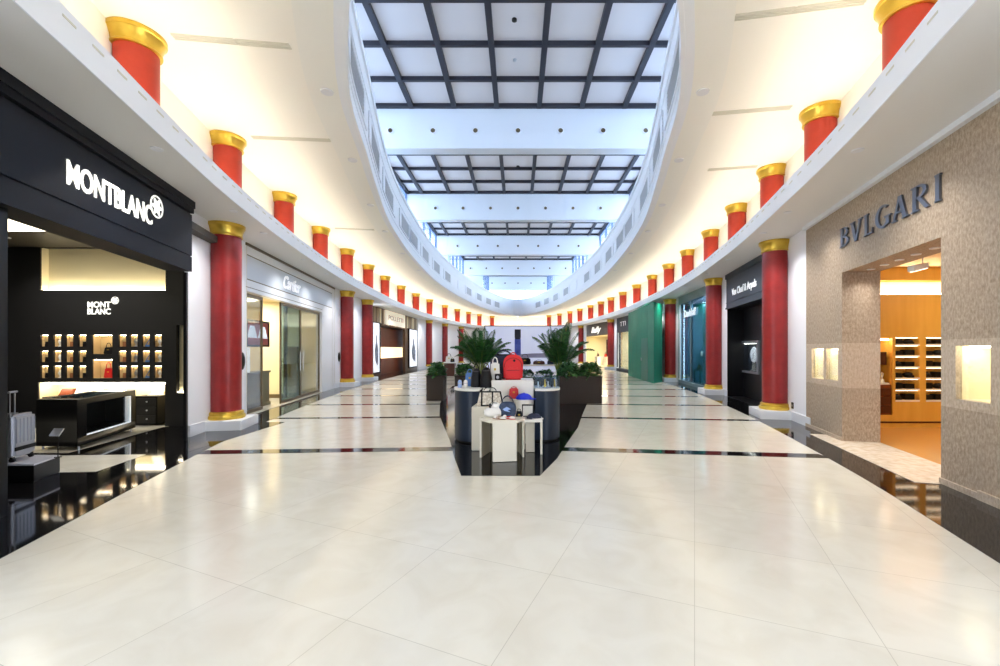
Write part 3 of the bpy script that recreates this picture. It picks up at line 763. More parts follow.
# the side cheeks of the niches
for q in [n[2:] for n in nic]+[g_[1:] for g_ in big]:
    a,b,c,d = q; y1 = 8.58 if b-a < .3 else 8.685
    backs.box(a-.012,a,8.53,y1,c,d); backs.box(b,b+.012,8.53,y1,c,d); backs.box(a-.012,b+.012,8.53,y1,c-.012,c); backs.box(a-.012,b+.012,8.53,y1,d,d+.012)
ns = struct('wall_left_niches', backs, mat('niche_beige',(206,180,132),.6), 'beige linings of the small lit niches in the black wall', 'niches')
struct('lamp', lamp, warm_e, parent=ns)
rn = ['top','middle','bottom']
for ci, ri, a, b, c, d in nic:
    cx = (a+b)/2; kind = (ci*3+ri*5+ci//2) % 5; nm, mt = NC[kind]; mb = MB(); pos = f'{rn[ri]} row, {ORD[ci if ci<4 else ci-1]} lit niche from left'
    if kind in (0,2):     # wallet standing open
        mb.hexa([(cx-.045,8.547,c),(cx+.045,8.547,c),(cx+.045,8.562,c),(cx-.045,8.562,c),(cx-.045,8.557,c+.1),(cx+.045,8.557,c+.1),(cx+.045,8.567,c+.1),(cx-.045,8.567,c+.1)])
        mb.box(cx-.03,cx+.03,8.537,8.547,c,c+.05)
        single('wallet', mb, mt, f'small {nm} leather wallet, {pos}', 'wallet', (cx,8.552,c), group='small goods in the lit niches', bevel=.003)
    elif kind in (1,3):   # watch on a stand
        mb.lathe([(.03,c),(.03,c+.012),(.012,c+.02),(.012,c+.06)], cx, 8.557, 12); mb.ell((cx,8.552,c+.10),(.04,.014,.04),16,8); mb.box(cx-.015,cx+.015,8.547,8.562,c+.05,c+.16)
        single('watch', mb, mt, f'small {nm} wristwatch on a stand, {pos}', 'watch', (cx,8.552,c), group='small goods in the lit niches', smooth=.7)
    else:                 # pen case
        mb.box(cx-.05,cx+.05,8.542,8.572,c,c+.035); mb.tube([(cx-.04,8.557,c+.04),(cx+.03,8.557,c+.15)], .008, 8)
        single('pen_case', mb, mt, f'small {nm} pen case with an upright pen, {pos}', 'pen case', (cx,8.552,c), group='small goods in the lit niches', smooth=.7)
def handbag(name, label, o, w, h, d, mt, mt2, group=None, handle=.6, parts=True, fr=W0):
    t = thing(name, label, 'bag', o, fr, group); x, y, z = o; mb = MB()
    mb.hexa([(x-w/2,y-d/2,z),(x+w/2,y-d/2,z),(x+w/2,y+d/2,z),(x-w/2,y+d/2,z),(x-w*.42,y-d*.25,z+h),(x+w*.42,y-d*.25,z+h),(x+w*.42,y+d*.25,z+h),(x-w*.42,y+d*.25,z+h)])
    part(t, 'bag_body', mb, mt, bevel=min(w,h,d)*.16)
    mb = MB(); pts = [(x-w*.25,y-d*.26,z+h*.95)]+[(x-w*.25*math.cos(PI*i/8),y-d*.2,z+h+h*handle*math.sin(PI*i/8)) for i in range(9)]+[(x+w*.25,y-d*.26,z+h*.95)]
    mb.tube(pts, max(.006,h*.035), 8); part(t, 'handle', mb, mt2, .8)
    mb = MB(); mb.box(x-w*.1,x+w*.1,y-d*.42,y-d*.36,z+h*.55,z+h*.68); part(t, 'clasp', mb, gold)
    return t
a, b, c, d = big[0][1:]; handbag('handbag', 'small black handbag standing on the upper large lit niche', ((a+b)/2+.05,8.6,c), .2,.14,.08, blackle, blackle)
a, b, c, d = big[1][1:]; handbag('handbag', 'small red leather handbag standing in the lower large lit niche', ((a+b)/2+.05,8.6,c), .19,.2,.08, redlea, redlea)
# back counter with drawers and goods on it
t = thing('drawer_cabinet', 'black drawer cabinet with small round knobs at the right end of the lit bay', 'cabinet', (NX(145),8.75,0))
mb = MB(); x0, x1 = NX(134), NX(155); mb.box(x0,x1,8.55,8.84,0.03,.58); mb.box(x0-.02,x1+.02,8.54,8.85,.58,.61); part(t, 'carcass', mb, blackla)
for q in range(3):
    mb = MB(); mb.box(x0+.02,x1-.02,8.53,8.555,.06+q*.175,.22+q*.175); dr = part(t, 'drawer', mb, blackmt)
    mb = MB(); mb.ell((NX(146),8.515,.15+q*.175),(.016,.016,.016),10,6); kb = part(t, 'knob', mb, silver, 1); kb.parent = dr
t = thing('back_counter', 'low black back counter under the strip light in the black boutique', 'counter', (NX(85),8.8,0))
mb = MB(); mb.box(NX(40),NX(133),8.56,8.84,0,.55); mb.box(NX(40),NX(133)+.0,8.54,8.85,.55,.59); part(t, 'body', mb, blackla)
for px, w, h, mt, lab in ((56,.28,.16,brownwd,'brown wooden tray box on the lit back counter'), (70,.2,.2,whitefb,'white display stand on the lit back counter behind the black vitrine'),
                          (84,.22,.17,whitefb,'white display block near the middle of the lit back counter')):
    x = NX(px); mb = MB(); mb.hexa([(x-w/2,8.65,.59),(x+w/2,8.65,.59),(x+w/2,8.82,.59),(x-w/2,8.82,.59),(x-w*.45,8.72,.59+h),(x+w*.45,8.72,.59+h),(x+w*.45,8.82,.59+h),(x-w*.45,8.82,.59+h)]); mb.box(x-w*.3,x+w*.3,8.60,8.64,.59,.62)
    single('display_stand', mb, mt, lab, 'display stand', (x,8.75,.59), bevel=.008)
x = NX(148); mb = MB(); mb.box(x-.13,x+.13,8.62,8.85,.61,.63); mb.hexa([(x-.12,8.70,.63),(x+.12,8.70,.63),(x+.12,8.74,.63),(x-.12,8.74,.63),(x-.12,8.78,.85),(x+.12,8.78,.85),(x+.12,8.82,.85),(x-.12,8.82,.85)])
single('display_stand', mb, whitefb, 'white tablet shaped display on top of the black drawer cabinet', 'display stand', (x,8.75,.61), bevel=.006)
# front vitrine counter
t = thing('display_counter', 'black lacquered vitrine counter on thin chrome legs inside the black boutique', 'counter', (-7.0,7.2,0))
P0, P1, P2, P3 = (-6.74,6.42), (-7.30,8.02), (-7.95,8.0), (-7.42,6.46)
def lerp(a, b, k): return (a[0]+(b[0]-a[0])*k, a[1]+(b[1]-a[1])*k)
mb = MB(); i0, i1 = lerp(P0,P1,.14), lerp(P0,P1,.90); j0, j1 = lerp(i0,P3,.72), lerp(i1,P2,.72)
mb.prism([P0,P1,P2,P3], .07, .20); mb.prism([P0,P1,P2,P3], .70, .79)
mb.prism([P0,i0,lerp(P3,P2,.14),P3], .2, .70); mb.prism([i1,P1,P2,lerp(P3,P2,.9)], .2, .70); mb.prism([j0,j1,lerp(P3,P2,.9),lerp(P3,P2,.14)], .2, .70)
part(t, 'body', mb, blackla, bevel=.005)
mb = MB(); a_, b_ = lerp(i1,i0,.02), lerp(i1,i0,.10); mb.prism([i1,a_,lerp(j1,j0,.02),j1], .21, .69); mb.slab(lerp(i0,P3,.02),lerp(i1,P2,.02), .02, .20, .22); part(t, 'lit_edge', mb, whiteposter)
mb = MB(); mb.slab(lerp(i0,P3,.01),lerp(i1,P2,.01),.008,.2,.70); part(t, 'glass_front', mb, clearg)
mb = MB(); mb.prism([lerp(P0,P2,.1),lerp(P1,P3,.1),lerp(P2,P0,.1),lerp(P3,P1,.1)], .79, .795); part(t, 'glass_top', mb, tealg)
for c in (lerp(P0,P2,.06), lerp(P1,P3,.06), lerp(P2,P0,.06), lerp(P3,P1,.06)):
    mb = MB(); mb.lathe([(.014,.005),(.014,.08)], c[0], c[1], 10); mb.lathe([(.024,.005),(.024,.012)], c[0], c[1], 12); part(t, 'leg', mb, silver, .7)
# podium with case
t = thing('podium', 'low black podium with pale top carrying the silver suitcase', 'podium', (-6.1,5.1,0))
pol = [(-6.75,4.87),(-5.65,4.90),(-5.80,5.32),(-6.75,5.34)]
mb = MB(); mb.prism(pol, .005, .20); part(t, 'base', mb, blackla, bevel=.004)
mb = MB(); mb.prism([(x*1.0+(.0),y) for x,y in pol], .20, .22); part(t, 'top', mb, mat('pale_podium_top',(196,196,204),.2))
t = thing('suitcase', 'silver ribbed cabin suitcase with raised telescopic handle on the black podium', 'suitcase', ((14-VX)*4.95/FOC,4.95,.22))
t.rotation_euler = (0,0,math.radians(108))
def sx(px, d=5.0): return (px-VX)*d/FOC
mb = MB(); fx0 = sx(14, 4.95); fx1 = fx0+.34; zb_, zt = .27, .78
mb.box(fx0, fx1, 4.95, 5.06, zb_, zt); part(t, 'front_shell', mb, silver, bevel=.028)
mb = MB(); mb.box(fx0-.02, fx1-.02, 5.065, 5.20, zb_, zt); part(t, 'back_shell', mb, silver, bevel=.028)
mb = MB(); mb.box(fx0-.004, fx1-.004, 5.05, 5.075, zb_+.004, zt-.004); part(t, 'zip_band', mb, blackle, bevel=.008)
mb = MB()
for q in range(6): xx = fx0+.035+q*(fx1-fx0-.07)/5; mb.box(xx-.008, xx+.008, 4.944, 4.955, zb_+.17, zt-.05)
part(t, 'rib', mb, mat('silver_rib',(160,164,174),.3,metal=.8), bevel=.003)
mb = MB(); mb.box(fx0+.015, fx1-.015, 4.945, 4.955, zb_+.08, zb_+.125); part(t, 'strap', mb, blackle)
mb = MB()
for xx in (fx0+.02, fx0+.09): mb.tube([(xx,5.0,zt-.03),(xx,5.0,1.05)], .007, 8)
mb.tube([(fx0+.0,5.0,1.05),(fx0+.12,5.0,1.05)], .013, 8); part(t, 'handle', mb, silver, .7)
for xx in (fx0+.03, fx1-.03):
    for yy in (4.985, 5.15):
        mb = MB(); mb.tube([(xx-.014,yy,.245),(xx+.014,yy,.245)], .025, 14); wl = part(t, 'wheel', mb, blackle, .7)
        mb = MB(); mb.box(xx-.02,xx+.02,yy-.012,yy+.012,.25,.28); part(t, 'wheel_fork', mb, blackle)
t = thing('price_stand', 'thin black stand with a tilted silver pen card beside the suitcase', 'stand', (sx(58,5.2),5.2,.22)); x = sx(58,5.2)
mb = MB(); mb.tube([(x,5.2,.22),(x,5.2,.52)], .005, 8); mb.lathe([(.035,.22),(.035,.228)], x, 5.2, 16); part(t, 'pole', mb, blackle, .7)
mb = MB(); mb.hexa([(x-.06,5.15,.50),(x+.06,5.15,.50),(x+.06,5.16,.49),(x-.06,5.16,.49),(x-.06,5.21,.58),(x+.06,5.21,.58),(x+.06,5.22,.57),(x-.06,5.22,.57)]); part(t, 'card', mb, silver)

# ---- stone boutique on the right
f = FS
o0, o1 = f.u(842), f.u(941); TH = .55; zo = 2.862
def R(px0, px1, py0, py1):
    a, b = f.u(px0), f.u(px1); c = f.z((px0+px1)/2, py1); d = f.z((px0+px1)/2, py0); return (a, b, c, d)
wins = [R(811.5,823.5,348.5,378.5), R(826,838,348.5,380), R(955.5,990.5,345.5,401.5)]
wz0, wz1 = 1.05, 1.60
wins = [(a,b,(c if i<2 else c),d) for i,(a,b,c,d) in enumerate(wins)]
bz = (f.z(842,388), f.z(842,343))
holes = [(o0,o1,0,zo)]+wins
mb = MB(); hole_wall(mb, 0, f.L+.6, bz[1], 4.06, 0, TH, holes); hole_wall(mb, 0, f.L+.6, .0, bz[0], 0, TH, holes)
st = struct('wall_right_stone', mb, travert, 'brown travertine stone front with a deep doorway on the right', 'wall', f)
mb = MB(); hole_wall(mb, 0, f.L+.6, bz[0], bz[1], 0, TH, holes)
struct('stone_band', mb, travlit, parent=st)
mb = MB(); mb.box(0,o0,-.02,.02,0,.07); mb.box(o1,f.L+.6,-.02,.02,0,.07); mb.box(f.L-2.0,f.L+.6,-.03,.02,0,.1)
struct('baseboard_stone', mb, travlit, 'pale stone skirting along the travertine front', 'baseboard', f)
mb = MB(); mb.box(0,f.L+.6,-.07,.02,3.98,4.05); struct('trim_soffit_cove', mb, white2, 'pale cove strip where the travertine front meets the soffit', 'trim', f)
wn = ['left of the pair beside the white pier','right of the pair beside the white pier','large one right of the doorway']
for q, (a, b, c, d) in enumerate(wins):
    t = thing('display_window', f'warm lit display niche in the travertine wall, {wn[q]}', 'display window', ((a+b)/2,.3,c), f)
    mb = MB(); mb.box(a-.02,b+.02,.40,.43,c-.02,d+.02); mb.box(a-.02,a+.003,.06,.42,c-.02,d+.02); mb.box(b-.003,b+.02,.06,.42,c-.02,d+.02); mb.box(a-.02,b+.02,.06,.42,c-.02,c+.004); mb.box(a-.02,b+.02,.06,.42,d-.004,d+.02)
    part(t, 'lining', mb, mat('niche_cream',(250,238,208),.6))
    mb = MB(); mb.box(a+.03,b-.03,.10,.16,d-.025,d-.008); part(t, 'lamp', mb, warm_e)
    mb = MB(); mb.box(a,b,.04,.048,c,d); part(t, 'pane', mb, clearg)
sg = thing('shop_sign', 'row of large grey metal serif capitals fixed to the travertine front', 'shop sign', (f.u(890),0,3.28), f)
def letter(ch, u0, u1, z0=3.28, z1=3.60, y0=-.03, y1=-.004):
    mb = MB(); w = u1-u0; h = z1-z0; T = w*.24 if ch != 'I' else w*.5; s = h*.06
    def q(*p): mb.plate([(u0+x*w, z0+z*h) for x, z in p], y0, y1)
    def stem(c, half): q((c-half,0),(c+half,0),(c+half,1),(c-half,1)); q((c-half-.1,0),(c+half+.1,0),(c+half+.1,.06),(c-half-.1,.06)); q((c-half-.1,.94),(c+half+.1,.94),(c+half+.1,1),(c-half-.1,1))
    def arc(cx, cz, rx, rz, a0, a1, tx, tz, n=12):
        for i in range(n):
            a, b = a0+(a1-a0)*i/n, a0+(a1-a0)*(i+1)/n
            q((cx+rx*math.cos(a),cz+rz*math.sin(a)),(cx+rx*math.cos(b),cz+rz*math.sin(b)),(cx+(rx-tx)*math.cos(b),cz+(rz-tz)*math.sin(b)),(cx+(rx-tx)*math.cos(a),cz+(rz-tz)*math.sin(a)))
    def diag(x0, x1, t, z0_=0, z1_=1): q((x0-t,z0_),(x0+t,z0_),(x1+t,z1_),(x1-t,z1_))
    if ch == 'I': stem(.5,.22)
    if ch == 'B': stem(.22,.12); arc(.4,.75,.5,.25,-PI/2,PI/2,.2,.07); arc(.4,.26,.58,.26,-PI/2,PI/2,.2,.07); q((.2,.93),(.42,.93),(.42,1),(.2,1)); q((.2,.48),(.42,.48),(.42,.55),(.2,.55)); q((.2,0),(.42,0),(.42,.07),(.2,.07))
    if ch == 'R': stem(.22,.12); arc(.4,.74,.5,.26,-PI/2,PI/2,.2,.07); q((.2,.93),(.42,.93),(.42,1),(.2,1)); q((.2,.48),(.42,.48),(.42,.55),(.2,.55)); diag(.92,.48,.11,0,.5)
    if ch == 'V': diag(.5,.15,.12); diag(.52,.87,.06); q((-.05,.94),(.35,.94),(.35,1),(-.05,1)); q((.7,.94),(1.03,.94),(1.03,1),(.7,1))
    if ch == 'A': diag(.13,.48,.06); diag(.85,.5,.12); q((.28,.3),(.72,.3),(.72,.37),(.28,.37)); q((-.03,0),(.3,0),(.3,.06),(-.03,.06)); q((.65,0),(1.05,0),(1.05,.06),(.65,.06))
    if ch == 'L': stem(.28,.13); q((.2,0),(.95,0),(.95,.07),(.2,.07)); q((.86,.05),(.95,.05),(.98,.26),(.93,.26))
    if ch == 'G': arc(.52,.5,.52,.51,PI*.28,PI*1.75,.22,.09,20); q((.74,.04),(.96,.1),(.96,.45),(.74,.45)); q((.62,.41),(1.05,.41),(1.05,.47),(.62,.47))
    return mb
for ch, a, b in (('B',839.5,848.5),('V',850,861),('L',863,872.5),('G',875,889.5),('A',891.5,907),('R',910.5,928),('I',932.5,941.5)):
    part(sg, 'letter', letter(ch, f.u(a,-.03), f.u(b,-.03)), greylet)
# inside the stone boutique
D8 = 8.35
SX = lambda px: (px-VX)*D8/FOC
SZ = lambda py: EYE+(VY-py)*D8/FOC
units = [(895.5,919.5),(926,950),(957,981)]; shz = [SZ(401.5)+k*(SZ(345.5)-SZ(401.5))/5 for k in range(6)]
holes = [(SX(a),SX(b),SZ(401.5),SZ(337.5)) for a,b in units]+[(SX(868),SX(892.5),SZ(415),SZ(338)), (6.9,11,2.66,2.93)]
mb = MB(); hole_wall(mb, 6.6, 11, 0, 3.5, D8, D8+.06, holes); mb.box(6.6,11,D8+.34,D8+.4,0,3.5)
for a, b in units:
    mb.box(SX(a)-.02,SX(a),D8+.05,D8+.36,SZ(403),SZ(337)); mb.box(SX(b),SX(b)+.02,D8+.05,D8+.36,SZ(403),SZ(337)); mb.box(SX(a),SX(b),D8+.05,D8+.36,SZ(337.5),SZ(337.5)+.02)
mb.box(11,11.1,1.5,D8+.4,0,3.5); mb.box(5.2,11,1.5,1.6,0,3.5); mb.box(6.4,6.6,D8-.2,D8+.4,0,3.5)
struct('wall_right_boutique', mb, amber, 'honey wood inner walls of the stone boutique', 'wall')
mb = MB(); q0, q1 = f.pt(.1,TH), f.pt(f.L+.5,TH); mb.prism([q0[:2],(6.5,D8+.4),(11.1,D8+.4),(11.1,1.5),q1[:2]], 3.2, 3.3)
struct('ceiling_stone_boutique', mb, creamwl, 'cream ceiling of the stone boutique', 'ceiling')
mb = MB(); mb.prism([q0[:2],(6.6,D8),(11,D8),(11,1.6),q1[:2]], -.03, .012); struct('floor_stone_boutique', mb, amberfl, 'glossy honey coloured floor inside the stone boutique', 'floor')
mb = MB(); mb.box(o0-.55,o1+.05,-.28,TH,-.02,.010); struct('trim_threshold', mb, lightst, 'pale patterned marble threshold before the stone boutique doorway', 'threshold', f)
mb = MB(); mb.box(SX(868),SX(950),D8-.012,D8,.10,.13); struct('baseboard_wood', mb, darkwd, 'dark thin skirting line under the honey wood wall', 'baseboard')
mb = MB(); mb.box(6.9,11,D8+.06,D8+.12,2.62,2.68); single('light_strip', mb, warm_e, 'hidden warm strip light high on the honey wood wall', 'light strip', (8.4,D8+.1,2.65))
mb = MB(); mb.box(6.9,11,D8+.3,D8+.34,2.66,2.95); struct('wall_cream_strip', mb, creamwl, 'cream lit strip high in the honey wood wall', 'wall')
for ui, (a, b) in enumerate(units):
    t = thing('shelf_unit', f'honey wood shelf unit with six white edged shelves, {ORD[ui]} from the doorway jamb', 'shelves', ((SX(a)+SX(b))/2,D8+.1,SZ(401.5)), group=None)
    mb = MB(); mb.box(SX(a),SX(b),D8+.30,D8+.335,SZ(401.5),SZ(337.5)); part(t, 'back_panel', mb, brownwd if ui == 9 else amber)
    for k, z in enumerate(shz):
        mb = MB(); mb.box(SX(a),SX(b),D8+.0,D8+.30,z,z+.022); part(t, 'shelf', mb, amber)
        mb = MB(); mb.box(SX(a),SX(b),D8-.006,D8+.004,z-.004,z+.10 if False else z+.03); part(t, 'white_edge', mb, whitect)
        mb = MB(); mb.box(SX(a)+.02,SX(b)-.02,D8+.02,D8+.035,(shz[k+1] if k<5 else SZ(337.5))-.012,(shz[k+1] if k<5 else SZ(337.5))-.002); part(t, 'lamp', mb, shelf_e)
        for w in (0, 1):
            if ui == 2 : continue
            c = SX(a)+(.14+.24*w); zz = z+.022; mb = MB(); hh = .095+.02*((k+w)%2)
            if (k+w+ui) % 3:
                mb.box(c-.095,c+.095,D8+.10,D8+.22,zz,zz+hh); mb.box(c-.095,c+.095,D8+.095,D8+.1,zz+hh*.55,zz+hh*.62)
                nm = 'black bag'
            else:
                mb.ell((c,D8+.15,zz+.055),(.09,.07,.06),16,8,z0=-.9); mb.box(c-.06,c+.06,D8+.07,D8+.09,zz,zz+.05); nm = 'rounded black pouch'
            single('shelf_bag', mb, blackle, f'{nm}, {"left" if w==0 else "right"} on the {ORD[5-k]} shelf down in the {ORD[ui]} honey wood unit', 'bag', (c,D8+.15,zz), group='black leather goods on the honey wood shelves', bevel=.012 if (k+w+ui)%3 else 0, smooth=.8)
t = thing('jewel_cabinet', 'brown wooden drawer cabinet with lit glass case at the doorway jamb of the stone boutique', 'cabinet', (SX(880),D8+.15,SZ(415)))
mb = MB(); mb.box(SX(868),SX(892),D8+.02,D8+.33,SZ(415),SZ(385)); part(t, 'carcass', mb, brownwd)
for q in range(3):
    mb = MB(); z = SZ(413)+q*.17; mb.box(SX(869),SX(891),D8+.0,D8+.02,z,z+.15); dr = part(t, 'drawer', mb, darkwd)
mb = MB(); mb.box(SX(868),SX(892),D8+.05,D8+.30,SZ(385),SZ(383)); part(t, 'shelf', mb, whitect)
mb = MB(); mb.box(SX(868),SX(892),D8+.30,D8+.335,SZ(383),SZ(338)); part(t, 'back_panel', mb, creamwl)
mb = MB(); mb.box(SX(869),SX(891),D8+.05,D8+.08,SZ(340),SZ(339)); part(t, 'lamp', mb, warm_e)
mb = MB(); mb.box(SX(880),SX(891),D8+.1,D8+.28,SZ(365),SZ(352)); part(t, 'dark_case', mb, darkwd)
for px in (882, 888):
    mb = MB(); x = SX(px); mb.lathe([(.04,SZ(383)),(.035,SZ(380)),(.012,SZ(379)),(.03,SZ(374)),(.0,SZ(372))], x, D8+.14, 14)
    single('jewel_bust', mb, whitefb, f'small white jewel stand on the brown cabinet, {"left" if px==882 else "right"} of two', 'jewel stand', (x,D8+.14,SZ(383)), smooth=.8)
# spots under the lintel, pendant
for q in range(6):
    u = o0+.25+q*(o1-o0-.5)/5; x, y, _ = f.pt(u, .3); downlight(x, y, zo-.001, f'small warm spot under the stone lintel, {ORD[q]} from the far jamb', 'spots under the stone lintel', .05, 2.2)
x, d = (919.5-VX)*6.3/FOC, 6.3; zz = EYE+(VY-268)*6.3/FOC
t = thing('pendant_lamp', 'white boxy pendant spotlight hanging on a thin rod inside the stone boutique', 'lamp', (x,d,zz))
mb = MB(); mb.tube([(x+.05,d,zz+.05),(x+.05,d,3.2)], .008, 8); part(t, 'rod', mb, silver)
mb = MB(); mb.hexa([(x-.13,d-.06,zz-.06),(x+.10,d-.06,zz+.0),(x+.10,d+.06,zz+.0),(x-.13,d+.06,zz-.06),(x-.14,d-.06,zz+.03),(x+.09,d-.06,zz+.08),(x+.09,d+.06,zz+.08),(x-.14,d+.06,zz+.03)]); part(t, 'housing', mb, whitect, bevel=.01)
mb = MB(); mb.hexa([(x-.10,d-.045,zz-.062),(x+.08,d-.045,zz-.015),(x+.08,d+.045,zz-.015),(x-.10,d+.045,zz-.062),(x-.10,d-.045,zz-.052),(x+.08,d-.045,zz-.005),(x+.08,d+.045,zz-.005),(x-.10,d+.045,zz-.052)]); part(t, 'lens', mb, soft_e)
area('lamp_stone_boutique', (8.6,6.2,3.15), 2.0, 44, (1,.94,.74))
area('lamp_black_boutique', (-7.6,5.6,3.58), 1.2, 14, (1,.92,.8))

# ---- white shop, left
f = FW
H0, H1 = f.u(246.5), f.u(322); ZO = 2.93
mb = MB(); hole_wall(mb, 0, f.L, 0, 4.06, 0, .2, [(H0,H1,0,ZO)])
mb.box(.12,f.L-.45,-.003,.0,3.22,3.77,3)
for z in (3.21, 3.78): mb.box(.12,f.L-.45,-.004,.0,z-.012,z+.012,1)
mb.box(.05,f.L-.1,-.03,.0,3.99,4.05,1); mb.box(H0-.03,H1+.05,-.004,0,ZO+.09,ZO+.105,1); mb.box(.1,.118,-.004,0,.1,3.98,2); mb.box(f.L-.42,f.L-.40,-.004,0,.1,3.98,2); mb.box(f.L-.06,f.L-.035,-.004,0,.0,3.98,2)
struct('wall_left_white_shop', mb, [white2, steel_d, slotm, mat('pale_sign_panel',(206,212,220),.4)], 'white panelled shopfront with thin bronze joints on the left', 'wall', f)
sg = thing('shop_sign', 'white raised script lettering on the white shopfront', 'shop sign', (f.u(290),0,3.4), f)
text('lettering', 'Cartier', .52, whitele, sg, (f.u(291),-.02,3.47), .02, f.u(299)-f.u(282), shear=.35, fat=.006)
e0, e1 = f.pt(H0-.15,.1)[:2], f.pt(H1+.15,.1)[:2]
mb = MB(); mb.box(-10.1,e0[0]-.05,9.2,9.28,0,3.2); mb.box(-10.1,-10,9.2,e1[1],0,3.2); mb.box(-10.1,e1[0]-.03,e1[1],e1[1]+.08,0,3.2)
mb.prism([(-10.1,9.2),(e0[0],9.2),e0,e1,(-10.1,e1[1])],3.1,3.2)
struct('wall_left_white_shop_inner', mb, creamwl, 'cream inner walls of the white shop', 'wall')
mb = MB(); mb.prism([(-10.1,9.2),(e0[0],9.2),f.pt(H0-.15,-.02)[:2],f.pt(H1+.15,-.02)[:2],(-10.1,e1[1])],-.02,.012); struct('floor_white_shop', mb, floorm, 'white marble floor of the white shop', 'floor')
p0, p1, p2, p3 = f.u(267), f.u(283.5), f.u(303.5), H1
DN = 0
def leaf(a, b, y, label, mt=clearg, hnd=None):
    global DN; DN += 1; t = thing(f'door_{DN}', label, 'glass door', ((a+b)/2,y,.02), f); t['kind'] = 'structure'; mb = MB()
    w = .045; hole_wall(mb, a, b, .02, ZO-.02, y-.02, y+.02, [(a+w,b-w,.10,ZO-.10)]); part(t, 'frame', mb, steel_d)
    mb = MB(); mb.box(a+w,b-w,y-.005,y+.005,.10,ZO-.10); part(t, 'pane', mb, mt)
    if hnd is not None: mb = MB(); mb.tube([(hnd,y-.05,.9),(hnd,y-.05,1.5)], .014, 8); part(t, 'handle', mb, silver, .7)
leaf(H0, p0, .12, 'clear glass side screen at the near end of the white shopfront')
leaf(p1+.03, p2, .10, 'bronze framed glass door of the white shop, nearer leaf', tealg, p2-.12)
leaf(p2+.01, p3, .10, 'bronze framed glass door of the white shop, farther leaf', clearg, p2+.13)
PX = lambda px, dd: (px-VX)*dd/FOC
mb = MB(); mb.box(PX(262,13.5), PX(284,13.5), 13.5, 13.6, 0, 3.1)
struct('wall_partition', mb, creamwl, 'cream partition just inside the white shop entrance', 'wall')
mb = MB(); mb.box(PX(262,13.5), PX(284,13.5), 13.47, 13.5, .012, .13); mb.box(PX(284,13.5), PX(284,13.5)+.06, 13.46, 13.61, .012, 3.1); struct('baseboard_partition', mb, steel_d, 'bronze skirting and edge of the cream partition', 'baseboard')
k0, k1 = f.u(248,.4), f.u(256,.75)
t = thing('display_cabinet', 'dark olive display cabinet behind the near glass of the white shop', 'cabinet', (k0,.6,.012), f)
mb = MB(); mb.box(k0,k1,.40,.75,.1,.92); mb.box(k0-.03,k1+.03,.37,.78,.92,.97); mb.box(k0-.02,k1+.05,.38,.80,.014,.1); part(t, 'carcass', mb, mat('olive_bronze',(112,104,82),.4), bevel=.006)
om = mat('olive_drawer',(92,86,68),.4)
for q in range(3): mb = MB(); mb.box(k0-.012,k0+.002,.43,.72,.14+q*.26,.37+q*.26); part(t, 'drawer', mb, om)
mb = MB(); mb.box(k0+.1,k0+.16,.42,.74,.97,1.62); part(t, 'white_panel', mb, whiteposter)
k0, k1 = f.u(247,.8), f.u(268,.8); zr0, zr1 = f.z(256,345,.8), f.z(256,322,.8)
t = thing('framed_picture', 'wide red picture with white lamp shapes seen through the near glass of the white shop', 'picture', (k0,.8,zr0), f)
mb = MB(); mb.box(k0,k1,.8,.84,zr0,zr1); part(t, 'print', mb, mat('red_print',(206,96,84),.5))
for q in (.22,.72): cc = k0+(k1-k0)*q; mb = MB(); mb.plate([(cc-.3,zr0+.2),(cc+.3,zr0+.2),(cc+.12,zr1-.12),(cc-.12,zr1-.12)],.788,.799); part(t, 'lamp_shape', mb, whiteposter)
mb = MB(); hole_wall(mb, k0-.05,k1+.05,zr0-.05,zr1+.05,.775,.85,[(k0,k1,zr0,zr1)]); part(t, 'frame', mb, blackla)
k0, k1 = f.u(297,.8), f.u(316,.8)
t = thing('tall_cabinet', 'brown bronze cabinet with a white picture behind the glass doors of the white shop', 'cabinet', (k0,.9,.012), f)
mb = MB(); mb.box(k0,k1,.8,1.1,.014,1.68); part(t, 'carcass', mb, mat('warm_bronze_wood',(150,122,84),.4))
mb = MB(); mb.box(f.u(308.5,.78),f.u(315,.78),.775,.79,.85,1.62); part(t, 'white_picture', mb, whiteposter)
for q in range(5): mb = MB(); mb.box(k0+.03,k1-.03,.785,.8,.06+q*.13,.17+q*.13); part(t, 'drawer', mb, MATS['warm_bronze_wood'])
mb = MB(); mb.box(f.u(304,1.5),f.u(318,1.5),1.5,1.6,2.2,3.1); single('light_box', mb, soft_e, 'glowing cream light box high behind the glass doors of the white shop', 'light box', (f.u(311,1.5),1.5,2), f)
x, y, _ = f.pt((H0+H1)/2, 1.8); area('lamp_white_shop', (x,y,3.05), 1.6, 90, (1,.93,.78))
def plaque(cv, px, py, label):
    i = cv.atpx(WOFF, px); p, a = cv.frame_at(i, WOFF)
    z = EYE+(VY-py)*p.y/FOC; fr = Frame((p.x,p.y),(p.x+math.cos(a),p.y+math.sin(a))) if cv is CL else Frame((p.x,p.y),(p.x-math.cos(a),p.y-math.sin(a)))
    mb = MB(); mb.ell((0,-.03,z),(.10,.035,.2),16,10); mb.ell((0,-.06,z),(.05,.02,.13),12,8); mb.box(-.03,.03,-.05,.02,z-.03,z+.03)
    single('wall_plaque', mb, mat('dark_bronze',(58,52,46),.35,metal=.6) if 'dark_bronze' not in MATS else MATS['dark_bronze'], label, 'plaque', (0,-.03,z-.2), fr, smooth=.8)
plaque(CL, 240.5, 361, 'dark oval bronze plaque on the white pier beside the first left red column')
plaque(CL, 338, 357, 'dark oval bronze plaque on the white wall past the white shop')

